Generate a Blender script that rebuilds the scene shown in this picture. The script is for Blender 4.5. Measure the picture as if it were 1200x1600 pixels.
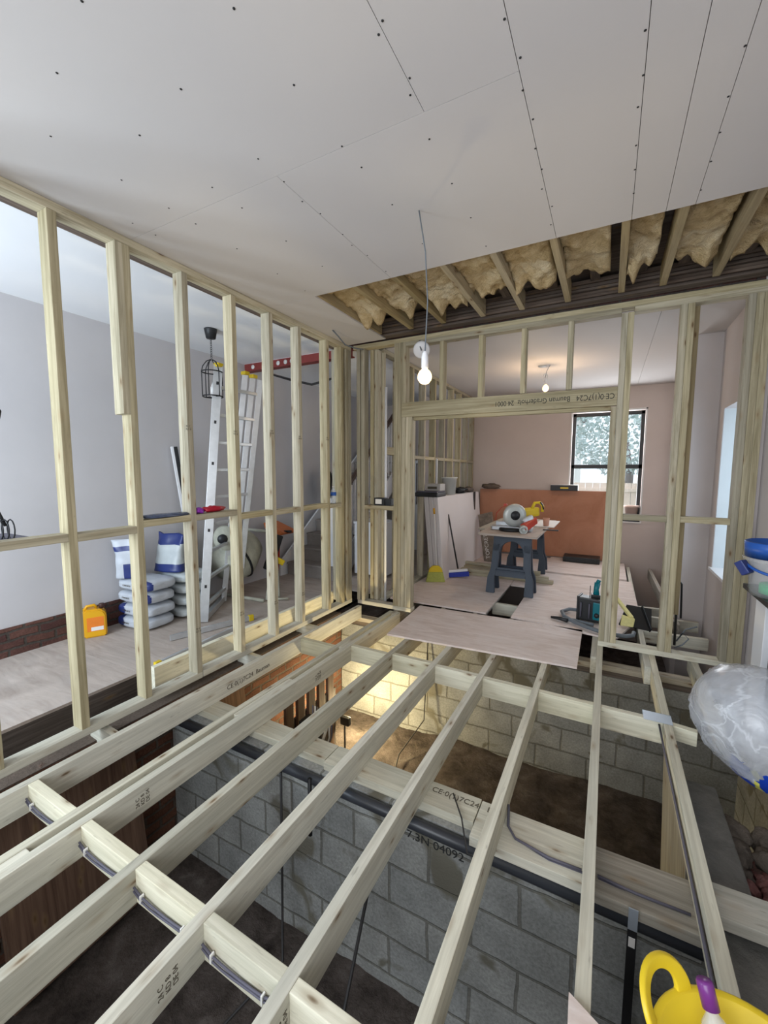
import bpy, bmesh, math, random
from mathutils import Vector, Matrix, Euler
from mathutils import noise as mnoise
random.seed(7)
PI = math.pi
R = math.radians
for o in list(bpy.data.objects):
    bpy.data.objects.remove(o, do_unlink=True)
scene = bpy.context.scene
COL = scene.collection

# ------------------------------------------------------------------ camera
cam_d = bpy.data.cameras.new('camera')
cam = bpy.data.objects.new('camera', cam_d)
COL.objects.link(cam)
scene.camera = cam
F_PX, PITCH, YAW, ROLL = 652.0, R(5.48), R(28.17), R(0.194)
fw = Vector((-math.sin(YAW)*math.cos(PITCH), math.cos(YAW)*math.cos(PITCH), -math.sin(PITCH)))
r0 = Vector((math.cos(YAW), math.sin(YAW), 0))
u0 = r0.cross(fw)
rt = r0*math.cos(ROLL) + u0*math.sin(ROLL)
up = rt.cross(fw)
cam.matrix_world = Matrix(((rt.x, up.x, -fw.x, 0), (rt.y, up.y, -fw.y, 0), (rt.z, up.z, -fw.z, 1.55), (0, 0, 0, 1)))
cam_d.sensor_fit = 'VERTICAL'
cam_d.sensor_height = 32.0
cam_d.sensor_width = 24.0
cam_d.lens = 32.0*F_PX/1600.0
cam_d.clip_start = 0.03

# ------------------------------------------------------------------ world, exposure, daylight
w = bpy.data.worlds.new('overcast_sky')
scene.world = w
w.use_nodes = True
wn = w.node_tree
bg = wn.nodes['Background']
bg.inputs[0].default_value = (0.80, 0.90, 1.0, 1)
bg.inputs[1].default_value = 1.5
vs = scene.view_settings
vs.view_transform = 'Standard'
vs.look = 'None'
vs.exposure = 0.0
vs.gamma = 1.0
vs.use_curve_mapping = False

def area(name, loc, direction, sx, sy, power, col):
    d = bpy.data.lights.new(name, 'AREA')
    d.shape = 'RECTANGLE'
    d.size = sx; d.size_y = sy
    d.energy = power; d.color = col
    o = bpy.data.objects.new(name, d)
    COL.objects.link(o)
    o.location = loc
    o.rotation_euler = Vector(direction).to_track_quat('-Z', 'Y').to_euler()
    return o
DAY = (0.90, 0.95, 1.0)
area('daylight_front_bay', (-0.35, -1.92, 1.65), (0, 1, -0.12), 2.5, 1.9, 100, DAY)
area('daylight_left_front', (-3.45, -0.84, 1.6), (0, 1, 0.05), 1.1, 1.9, 108, (0.75, 0.88, 1.0))
area('daylight_far_window', (-0.05, 8.30, 1.7), (0, -1, -0.1), 1.0, 1.7, 62, DAY)
area('daylight_side_window', (1.30, 4.74, 1.4), (-1, 0, -0.05), 0.86, 1.5, 6.5, (0.66, 0.84, 1.0))
area('hall_end_light', (-3.3, 9.32, 2.2), (0, -1, -0.2), 0.7, 0.8, 12, (0.7, 0.82, 1.0))  # bluish area lamp set in the hall end wall, which has no window opening

# ------------------------------------------------------------------ materials
def newmat(name):
    m = bpy.data.materials.new(name)
    m.use_nodes = True
    nt = m.node_tree
    b = nt.nodes['Principled BSDF']
    return m, nt, b
def N(nt, t, **kw):
    n = nt.nodes.new(t)
    for k, v in kw.items():
        setattr(n, k, v)
    return n
def setin(n, **kw):
    for k, v in kw.items():
        n.inputs[k.replace('_', ' ')].default_value = v
def plain(name, col, rough=0.6, metal=0.0, var=0.06, scale=9.0, bump=0.0, trans=0.0, alpha=1.0, ior=1.45, coat=0.0):
    m, nt, b = newmat(name)
    tc = N(nt, 'ShaderNodeTexCoord')
    nz = N(nt, 'ShaderNodeTexNoise'); setin(nz, Scale=scale, Detail=5.0, Roughness=0.6)
    nt.links.new(tc.outputs['Object'], nz.inputs['Vector'])
    mx = N(nt, 'ShaderNodeMix', data_type='RGBA')
    lo = tuple(max(0, c*(1-var*2.2)) for c in col)+(1,)
    hi = tuple(min(1, c*(1+var*2.2)) for c in col)+(1,)
    mx.inputs[6].default_value = lo; mx.inputs[7].default_value = hi
    nt.links.new(nz.outputs['Fac'], mx.inputs[0])
    nt.links.new(mx.outputs[2], b.inputs['Base Color'])
    b.inputs['Roughness'].default_value = rough
    b.inputs['Metallic'].default_value = metal
    b.inputs['IOR'].default_value = ior
    b.inputs['Transmission Weight'].default_value = trans
    b.inputs['Alpha'].default_value = alpha
    b.inputs['Coat Weight'].default_value = coat
    if bump > 0:
        bp = N(nt, 'ShaderNodeBump'); setin(bp, Strength=bump, Distance=0.01)
        n2 = N(nt, 'ShaderNodeTexNoise'); setin(n2, Scale=scale*6, Detail=6.0)
        nt.links.new(tc.outputs['Object'], n2.inputs['Vector'])
        nt.links.new(n2.outputs['Fac'], bp.inputs['Height'])
        nt.links.new(bp.outputs['Normal'], b.inputs['Normal'])
    return m
def emit(name, col, strength):
    m, nt, b = newmat(name)
    b.inputs['Base Color'].default_value = (*col, 1)
    b.inputs['Emission Color'].default_value = (*col, 1)
    b.inputs['Emission Strength'].default_value = strength
    return m

def wood(name, dark, light, knot=(0.13, 0.075, 0.035), green=(0.36, 0.36, 0.22), grain=1.0, stain=0.35, kn=0.85, rough=0.75):
    """sawn softwood: fine grain along local X, knots, per-board tint"""
    m, nt, b = newmat(name)
    L = nt.links.new
    tc = N(nt, 'ShaderNodeTexCoord'); oi = N(nt, 'ShaderNodeObjectInfo')
    ml = N(nt, 'ShaderNodeMath', operation='MULTIPLY'); L(oi.outputs['Random'], ml.inputs[0]); ml.inputs[1].default_value = 37.0
    cb = N(nt, 'ShaderNodeCombineXYZ')
    for i in range(3): L(ml.outputs[0], cb.inputs[i])
    ad = N(nt, 'ShaderNodeVectorMath', operation='ADD'); L(tc.outputs['Object'], ad.inputs[0]); L(cb.outputs[0], ad.inputs[1])
    def mapped(sx, sy, sz):
        q = N(nt, 'ShaderNodeMapping'); q.inputs['Scale'].default_value = (sx, sy, sz); L(ad.outputs[0], q.inputs['Vector']); return q.outputs[0]
    def noise(vec, sc, det=5.0, ro=0.6, dist=0.0):
        q = N(nt, 'ShaderNodeTexNoise'); setin(q, Scale=sc, Detail=det, Roughness=ro, Distortion=dist); L(vec, q.inputs['Vector']); return q.outputs['Fac']
    def ramp(fac, p0, p1, c0, c1):
        q = N(nt, 'ShaderNodeValToRGB'); q.color_ramp.elements[0].position = p0; q.color_ramp.elements[1].position = p1
        q.color_ramp.elements[0].color = (*c0, 1); q.color_ramp.elements[1].color = (*c1, 1); L(fac, q.inputs[0]); return q.outputs[0]
    def mix(fac, a, c, mode='MIX'):
        q = N(nt, 'ShaderNodeMix', data_type='RGBA', blend_type=mode)
        for s, v in ((q.inputs[0], fac), (q.inputs[6], a), (q.inputs[7], c)):
            if isinstance(v, (float, int)): s.default_value = v
            elif isinstance(v, tuple): s.default_value = (*v, 1)
            else: L(v, s)
        return q.outputs[2]
    g = noise(mapped(1.0*grain, 26, 26), 1.6, 4.0, 0.65, 0.6)
    base = ramp(g, 0.32, 0.66, dark, light)
    br = noise(mapped(0.9, 5, 5), 1.3, 4.0, 0.6)
    base = mix(ramp(br, 0.42, 0.72, (0, 0, 0), (stain, stain, stain)), base, green)
    # per board brightness
    hsv = N(nt, 'ShaderNodeHueSaturation')
    mr = N(nt, 'ShaderNodeMapRange'); setin(mr, To_Min=0.80, To_Max=1.14); L(oi.outputs['Random'], mr.inputs[0]); L(mr.outputs[0], hsv.inputs['Value'])
    ms = N(nt, 'ShaderNodeMath', operation='FRACT'); m7 = N(nt, 'ShaderNodeMath', operation='MULTIPLY'); L(oi.outputs['Random'], m7.inputs[0]); m7.inputs[1].default_value = 7.3; L(m7.outputs[0], ms.inputs[0])
    mr2 = N(nt, 'ShaderNodeMapRange'); setin(mr2, To_Min=0.75, To_Max=1.15); L(ms.outputs[0], mr2.inputs[0]); L(mr2.outputs[0], hsv.inputs['Saturation'])
    L(base, hsv.inputs['Color'])
    base = hsv.outputs[0]
    # knots
    vo = N(nt, 'ShaderNodeTexVoronoi'); setin(vo, Scale=1.0, Randomness=1.0); L(mapped(4.2, 13, 13), vo.inputs['Vector'])
    halo = ramp(vo.outputs['Distance'], 0.08, 0.26, (0.45, 0.45, 0.45), (0, 0, 0))
    base = mix(halo, base, (knot[0]*2.0, knot[1]*2.2, knot[2]*2.2))
    ring = ramp(vo.outputs['Distance'], 0.05, 0.115, (kn, kn, kn), (0, 0, 0))
    base = mix(ring, base, knot)
    # dirt speckle
    sp = noise(mapped(6, 30, 30), 2.0, 3.0, 0.5)
    base = mix(ramp(sp, 0.66, 0.78, (0, 0, 0), (0.45, 0.45, 0.45)), base, (0.16, 0.14, 0.11))
    L(base, b.inputs['Base Color'])
    b.inputs['Roughness'].default_value = rough
    b.inputs['Specular IOR Level'].default_value = 0.25
    bp = N(nt, 'ShaderNodeBump'); setin(bp, Strength=0.25, Distance=0.004); L(g, bp.inputs['Height']); L(bp.outputs[0], b.inputs['Normal'])
    return m

def sheet_ply(name, c0, c1, spots, rough=0.7, sx=1.0, sy=5.0):
    m, nt, b = newmat(name); L = nt.links.new
    tc = N(nt, 'ShaderNodeTexCoord')
    mp = N(nt, 'ShaderNodeMapping'); mp.inputs['Scale'].default_value = (sx, sy, sx); L(tc.outputs['Object'], mp.inputs['Vector'])
    n1 = N(nt, 'ShaderNodeTexNoise'); setin(n1, Scale=2.2, Detail=8.0, Roughness=0.65, Distortion=1.2); L(mp.outputs[0], n1.inputs['Vector'])
    cr = N(nt, 'ShaderNodeValToRGB'); cr.color_ramp.elements[0].position = 0.3; cr.color_ramp.elements[1].position = 0.7
    cr.color_ramp.elements[0].color = (*c0, 1); cr.color_ramp.elements[1].color = (*c1, 1); L(n1.outputs['Fac'], cr.inputs[0])
    n2 = N(nt, 'ShaderNodeTexNoise'); setin(n2, Scale=3.5, Detail=6.0, Roughness=0.7); L(tc.outputs['Object'], n2.inputs['Vector'])
    c2 = N(nt, 'ShaderNodeValToRGB'); c2.color_ramp.elements[0].position = 0.48; c2.color_ramp.elements[1].position = 0.75
    c2.color_ramp.elements[0].color = (0, 0, 0, 1); c2.color_ramp.elements[1].color = (.7, .7, .7, 1); L(n2.outputs['Fac'], c2.inputs[0])
    mx = N(nt, 'ShaderNodeMix', data_type='RGBA'); L(c2.outputs[0], mx.inputs[0]); L(cr.outputs[0], mx.inputs[6]); mx.inputs[7].default_value = (*spots, 1)
    L(mx.outputs[2], b.inputs['Base Color']); b.inputs['Roughness'].default_value = rough
    b.inputs['Specular IOR Level'].default_value = 0.2
    return m

def masonry(name, bw, bh, c1, c2, mortar, msize, noise_amt=0.012, bump=0.6, patch=None):
    m, nt, b = newmat(name); L = nt.links.new
    tc = N(nt, 'ShaderNodeTexCoord')
    nz = N(nt, 'ShaderNodeTexNoise'); setin(nz, Scale=5.0, Detail=4.0); L(tc.outputs['Object'], nz.inputs['Vector'])
    sub = N(nt, 'ShaderNodeVectorMath', operation='SUBTRACT'); L(nz.outputs['Color'], sub.inputs[0]); sub.inputs[1].default_value = (.5, .5, .5)
    sc = N(nt, 'ShaderNodeVectorMath', operation='SCALE'); L(sub.outputs[0], sc.inputs[0]); sc.inputs['Scale'].default_value = noise_amt*4
    ad = N(nt, 'ShaderNodeVectorMath', operation='ADD'); L(tc.outputs['Object'], ad.inputs[0]); L(sc.outputs[0], ad.inputs[1])
    sp = N(nt, 'ShaderNodeSeparateXYZ'); L(ad.outputs[0], sp.inputs[0])
    cb = N(nt, 'ShaderNodeCombineXYZ'); L(sp.outputs['X'], cb.inputs['X']); L(sp.outputs['Z'], cb.inputs['Y'])
    br = N(nt, 'ShaderNodeTexBrick')
    setin(br, Scale=1.0, Mortar_Size=msize, Mortar_Smooth=0.35, Brick_Width=bw, Row_Height=bh, Bias=0.0)
    br.inputs['Color1'].default_value = (*c1, 1); br.inputs['Color2'].default_value = (*c2, 1); br.inputs['Mortar'].default_value = (*mortar, 1)
    L(cb.outputs[0], br.inputs['Vector'])
    n2 = N(nt, 'ShaderNodeTexNoise'); setin(n2, Scale=60.0, Detail=6.0, Roughness=0.7); L(tc.outputs['Object'], n2.inputs['Vector'])
    n3 = N(nt, 'ShaderNodeTexNoise'); setin(n3, Scale=4.0, Detail=6.0, Roughness=0.6); L(tc.outputs['Object'], n3.inputs['Vector'])
    mr = N(nt, 'ShaderNodeMapRange'); setin(mr, From_Min=0.25, From_Max=0.75, To_Min=0.62, To_Max=1.30); L(n2.outputs['Fac'], mr.inputs[0])
    mr3 = N(nt, 'ShaderNodeMapRange'); setin(mr3, From_Min=0.3, From_Max=0.7, To_Min=0.72, To_Max=1.15); L(n3.outputs['Fac'], mr3.inputs[0])
    mm = N(nt, 'ShaderNodeMath', operation='MULTIPLY'); L(mr.outputs[0], mm.inputs[0]); L(mr3.outputs[0], mm.inputs[1])
    hs = N(nt, 'ShaderNodeHueSaturation'); L(mm.outputs[0], hs.inputs['Value']); L(br.outputs['Color'], hs.inputs['Color'])
    out = hs.outputs[0]
    if patch:
        n4 = N(nt, 'ShaderNodeTexNoise'); setin(n4, Scale=3.0, Detail=3.0, Distortion=0.8); L(tc.outputs['Object'], n4.inputs['Vector'])
        cr = N(nt, 'ShaderNodeValToRGB'); cr.color_ramp.elements[0].position = 0.60; cr.color_ramp.elements[1].position = 0.66
        L(n4.outputs['Fac'], cr.inputs[0])
        mx = N(nt, 'ShaderNodeMix', data_type='RGBA'); L(cr.outputs[0], mx.inputs[0]); L(out, mx.inputs[6]); mx.inputs[7].default_value = (*patch, 1)
        out = mx.outputs[2]
    L(out, b.inputs['Base Color']); b.inputs['Roughness'].default_value = 0.95
    b.inputs['Specular IOR Level'].default_value = 0.1
    bp = N(nt, 'ShaderNodeBump'); setin(bp, Strength=bump, Distance=0.02)
    iv = N(nt, 'ShaderNodeMath', operation='SUBTRACT'); iv.inputs[0].default_value = 1.0; L(br.outputs['Fac'], iv.inputs[1])
    a2 = N(nt, 'ShaderNodeMath', operation='MULTIPLY_ADD'); L(n2.outputs['Fac'], a2.inputs[0]); a2.inputs[1].default_value = 0.35; L(iv.outputs[0], a2.inputs[2])
    L(a2.outputs[0], bp.inputs['Height']); L(bp.outputs[0], b.inputs['Normal'])
    return m

def rough_mat(name, cols, scale=6.0, bump=0.8, rough=0.95, dist=0.03):
    m, nt, b = newmat(name); L = nt.links.new
    tc = N(nt, 'ShaderNodeTexCoord')
    n1 = N(nt, 'ShaderNodeTexNoise'); setin(n1, Scale=scale, Detail=9.0, Roughness=0.68, Distortion=0.3); L(tc.outputs['Object'], n1.inputs['Vector'])
    cr = N(nt, 'ShaderNodeValToRGB')
    els = cr.color_ramp.elements
    n = len(cols)
    els[0].position = 0.28; els[0].color = (*cols[0], 1)
    els[1].position = 0.74; els[1].color = (*cols[-1], 1)
    for i in range(1, n-1):
        e = els.new(0.28+0.46*i/(n-1)); e.color = (*cols[i], 1)
    L(n1.outputs['Fac'], cr.inputs[0]); L(cr.outputs[0], b.inputs['Base Color'])
    n2 = N(nt, 'ShaderNodeTexNoise'); setin(n2, Scale=scale*5, Detail=8.0, Roughness=0.7); L(tc.outputs['Object'], n2.inputs['Vector'])
    bp = N(nt, 'ShaderNodeBump'); setin(bp, Strength=bump, Distance=dist); L(n2.outputs['Fac'], bp.inputs['Height']); L(bp.outputs[0], b.inputs['Normal'])
    b.inputs['Roughness'].default_value = rough; b.inputs['Specular IOR Level'].default_value = 0.1
    return m

M = {}
M['stud'] = wood('treated_pine', (0.29, 0.245, 0.15), (0.54, 0.475, 0.33), green=(0.30, 0.28, 0.18))
M['joist'] = wood('pale_pine', (0.46, 0.43, 0.345), (0.66, 0.63, 0.52), green=(0.40, 0.40, 0.34), stain=0.5)
M['joist_fresh'] = wood('fresh_pine', (0.58, 0.54, 0.38), (0.78, 0.73, 0.55), green=(0.55, 0.56, 0.42), stain=0.3)
M['ceiling_joist'] = wood('ceiling_pine', (0.27, 0.205, 0.11), (0.44, 0.35, 0.20), green=(0.30, 0.26, 0.15))
M['old_wood'] = wood('old_timber', (0.075, 0.055, 0.045), (0.18, 0.14, 0.115), green=(0.09, 0.075, 0.06))
M['brown_wood'] = wood('brown_boards', (0.10, 0.052, 0.034), (0.22, 0.125, 0.08), green=(0.2, 0.12, 0.08))
M['grey_wood'] = wood('weathered_timber', (0.24, 0.21, 0.17), (0.46, 0.42, 0.35), green=(0.3, 0.29, 0.24), stain=0.5)
M['rough_board'] = wood('rough_board', (0.25, 0.235, 0.205), (0.42, 0.40, 0.355), green=(0.22, 0.21, 0.18), stain=0.6)
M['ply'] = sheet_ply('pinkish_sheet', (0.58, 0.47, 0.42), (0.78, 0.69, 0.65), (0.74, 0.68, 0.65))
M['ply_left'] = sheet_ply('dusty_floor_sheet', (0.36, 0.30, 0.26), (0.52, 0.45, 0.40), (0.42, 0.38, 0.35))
M['ply_red'] = sheet_ply('red_hardwood_ply', (0.42, 0.19, 0.11), (0.56, 0.28, 0.18), (0.50, 0.25, 0.16), sx=0.7, sy=0.7)
M['plasterboard'] = plain('plasterboard', (0.70, 0.66, 0.66), 0.9, var=0.03, scale=1.2)
M['ceiling'] = plain('ceiling_board', (0.58, 0.55, 0.535), 0.9, var=0.025, scale=0.8)
M['ceiling_left'] = plain('white_ceiling_paint', (0.82, 0.83, 0.85), 0.9, var=0.02, scale=1.0)
M['wall_grey'] = plain('skimmed_wall', (0.56, 0.545, 0.56), 0.9, var=0.05, scale=1.1)
M['wall_pink'] = plain('plaster_wall', (0.57, 0.49, 0.45), 0.9, var=0.06, scale=1.0)
M['wall_side'] = plain('side_wall_plaster', (0.58, 0.53, 0.52), 0.9, var=0.05, scale=1.6)
M['wall_reveal'] = plain('reveal_plaster', (0.56, 0.60, 0.62), 0.8, var=0.02)
M['white'] = plain('white_gloss', (0.78, 0.78, 0.80), 0.35, var=0.01)
M['white_matt'] = plain('white_matt', (0.72, 0.70, 0.68), 0.8, var=0.03)
M['block'] = masonry('concrete_blocks', 0.45, 0.222, (0.28, 0.285, 0.275), (0.34, 0.34, 0.32), (0.19, 0.185, 0.165), 0.009, noise_amt=0.008, patch=(0.16, 0.15, 0.12))
M['brick_dark'] = masonry('old_brick', 0.225, 0.075, (0.10, 0.05, 0.045), (0.15, 0.075, 0.06), (0.09, 0.075, 0.065), 0.012)
M['brick_red'] = masonry('red_brick', 0.225, 0.075, (0.13, 0.06, 0.04), (0.19, 0.09, 0.06), (0.13, 0.10, 0.08), 0.012)
M['soil'] = rough_mat('soil', [(0.03, 0.024, 0.021), (0.075, 0.060, 0.052), (0.125, 0.102, 0.09), (0.21, 0.18, 0.16)], 5.0, 1.0)
M['rubble'] = rough_mat('pink_rubble', [(0.22, 0.09, 0.085), (0.44, 0.21, 0.19), (0.62, 0.44, 0.40)], 7.0)
M['stone'] = rough_mat('grey_stone', [(0.13, 0.11, 0.09), (0.24, 0.20, 0.165), (0.34, 0.29, 0.24)], 8.0)
M['mortar'] = rough_mat('grey_mortar', [(0.12, 0.12, 0.11), (0.19, 0.185, 0.17), (0.26, 0.25, 0.23)], 5.0, 0.5)
M['insul'] = rough_mat('mineral_wool', [(0.50, 0.34, 0.15), (0.78, 0.60, 0.34), (0.95, 0.83, 0.60)], 5.0, 1.0, dist=0.05)
M['alu'] = plain('aluminium', (0.66, 0.68, 0.70), 0.38, 0.75, var=0.08, scale=14)
M['steel'] = plain('steel', (0.45, 0.46, 0.48), 0.35, 0.9)
M['galv'] = plain('galvanised', (0.48, 0.54, 0.62), 0.4, 0.6)
M['red_oxide'] = plain('red_oxide_paint', (0.22, 0.035, 0.03), 0.6)
M['black'] = plain('black_plastic', (0.018, 0.019, 0.021), 0.45)
M['black_metal'] = plain('black_metal', (0.02, 0.02, 0.022), 0.5, 0.3)
M['pipe'] = plain('dark_pipe', (0.035, 0.038, 0.045), 0.35)
M['cable'] = plain('grey_cable', (0.10, 0.095, 0.125), 0.6)
M['cable_dark'] = plain('dark_cable', (0.03, 0.028, 0.028), 0.6)
M['trestle'] = plain('blue_black_plastic', (0.045, 0.06, 0.085), 0.55)
M['yellow'] = plain('yellow_plastic', (0.72, 0.52, 0.02), 0.4, var=0.02)
M['yellow_can'] = plain('yellow_can_plastic', (0.70, 0.36, 0.01), 0.35, var=0.02)
M['orange'] = plain('orange_paint', (0.55, 0.16, 0.05), 0.5)
M['red'] = plain('red_plastic', (0.50, 0.05, 0.025), 0.4)
M['redlabel'] = plain('crimson_wrap', (0.42, 0.01, 0.03), 0.3)
M['navy'] = plain('navy_print', (0.02, 0.035, 0.16), 0.35)
M['bag'] = plain('grey_poly_bag', (0.50, 0.53, 0.58), 0.4, var=0.10, scale=10)
M['bag_silver'] = plain('pale_silver_bag', (0.50, 0.54, 0.55), 0.35, var=0.10, scale=10)
M['blue'] = plain('blue_plastic', (0.02, 0.10, 0.42), 0.35)
M['teal'] = plain('teal_plastic', (0.0, 0.16, 0.20), 0.4)
M['green'] = plain('green_sponge', (0.06, 0.62, 0.26), 0.6)
M['purple'] = plain('purple_cap', (0.16, 0.03, 0.20), 0.3)
M['mixer'] = plain('cement_splashed_metal', (0.46, 0.46, 0.38), 0.8, var=0.2, scale=8, bump=0.4)
M['terracotta'] = plain('terracotta', (0.55, 0.30, 0.22), 0.8)
M['pot'] = plain('pale_pot', (0.62, 0.45, 0.38), 0.8)
M['label'] = plain('label_white', (0.75, 0.73, 0.70), 0.5, var=0.02)
M['ink'] = plain('print_ink', (0.02, 0.02, 0.02), 0.8)
M['ink_faint'] = plain('faded_ink', (0.10, 0.085, 0.06), 0.8)
M['leaf'] = plain('foliage', (0.50, 0.72, 0.62), 0.8, var=0.3, scale=6)
M['bristle'] = plain('yellow_green_bristle', (0.40, 0.42, 0.10), 0.8, var=0.15, scale=40)
M['bristle_blue'] = plain('blue_bristle', (0.03, 0.05, 0.35), 0.8, var=0.15, scale=40)
M['bristle_yellow'] = plain('pale_yellow_bristle', (0.75, 0.68, 0.30), 0.8, var=0.1, scale=40)
M['rubber'] = plain('grey_hose', (0.14, 0.16, 0.18), 0.6)
M['fence'] = plain('fence_boards', (0.85, 0.68, 0.55), 0.8)
M['house'] = plain('pale_render', (0.85, 0.84, 0.82), 0.9)
M['stair'] = plain('dusty_stair', (0.27, 0.24, 0.22), 0.8, var=0.12)
M['handrail'] = plain('dark_handrail', (0.07, 0.04, 0.03), 0.4)
M['bulb'] = emit('lit_bulb', (1.0, 0.70, 0.36), 3.2)
M['bulb_far'] = emit('lit_bulb_far', (1.0, 0.64, 0.30), 3.2)
def glassy(name, col, rough, alpha, spec=0.5):
    m, nt, b = newmat(name)
    b.inputs['Base Color'].default_value = (*col, 1); b.inputs['Roughness'].default_value = rough
    b.inputs['Alpha'].default_value = alpha; b.inputs['Specular IOR Level'].default_value = spec
    return m
M['pane'] = glassy('window_glass', (0.9, 0.95, 1.0), 0.03, 0.08)
M['clear'] = glassy('clear_plastic', (0.80, 0.82, 0.84), 0.12, 0.20)
M['bottle'] = glassy('bottle_plastic', (0.75, 0.80, 0.86), 0.08, 0.35)
# polythene: translucent, milky
pm, pnt, pb = newmat('polythene')
ptc = N(pnt, 'ShaderNodeTexCoord'); pn = N(pnt, 'ShaderNodeTexNoise'); setin(pn, Scale=5.0, Detail=4.0, Distortion=1.8)
pnt.links.new(ptc.outputs['Object'], pn.inputs['Vector'])
pv = N(pnt, 'ShaderNodeTexVoronoi', feature='DISTANCE_TO_EDGE'); setin(pv, Scale=4.5)
pw = N(pnt, 'ShaderNodeMix', data_type='RGBA'); pw.inputs[0].default_value = 0.25
pnt.links.new(ptc.outputs['Object'], pw.inputs[6]); pnt.links.new(pn.outputs['Color'], pw.inputs[7]); pnt.links.new(pw.outputs[2], pv.inputs['Vector'])
pe = N(pnt, 'ShaderNodeMapRange'); setin(pe, From_Min=0.0, From_Max=0.05, To_Min=0.28, To_Max=0.0); pnt.links.new(pv.outputs['Distance'], pe.inputs[0])
pr = N(pnt, 'ShaderNodeMapRange'); setin(pr, From_Min=0.35, From_Max=0.65, To_Min=0.34, To_Max=0.56); pnt.links.new(pn.outputs['Fac'], pr.inputs[0])
pa = N(pnt, 'ShaderNodeMath', operation='ADD'); pnt.links.new(pr.outputs[0], pa.inputs[0]); pnt.links.new(pe.outputs[0], pa.inputs[1])
pnt.links.new(pa.outputs[0], pb.inputs['Alpha'])
pb.inputs['Base Color'].default_value = (0.66, 0.68, 0.72, 1); pb.inputs['Roughness'].default_value = 0.22
pbp = N(pnt, 'ShaderNodeBump'); setin(pbp, Strength=0.7, Distance=0.02); pnt.links.new(pn.outputs['Fac'], pbp.inputs['Height']); pnt.links.new(pbp.outputs[0], pb.inputs['Normal'])
M['poly'] = pm

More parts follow.
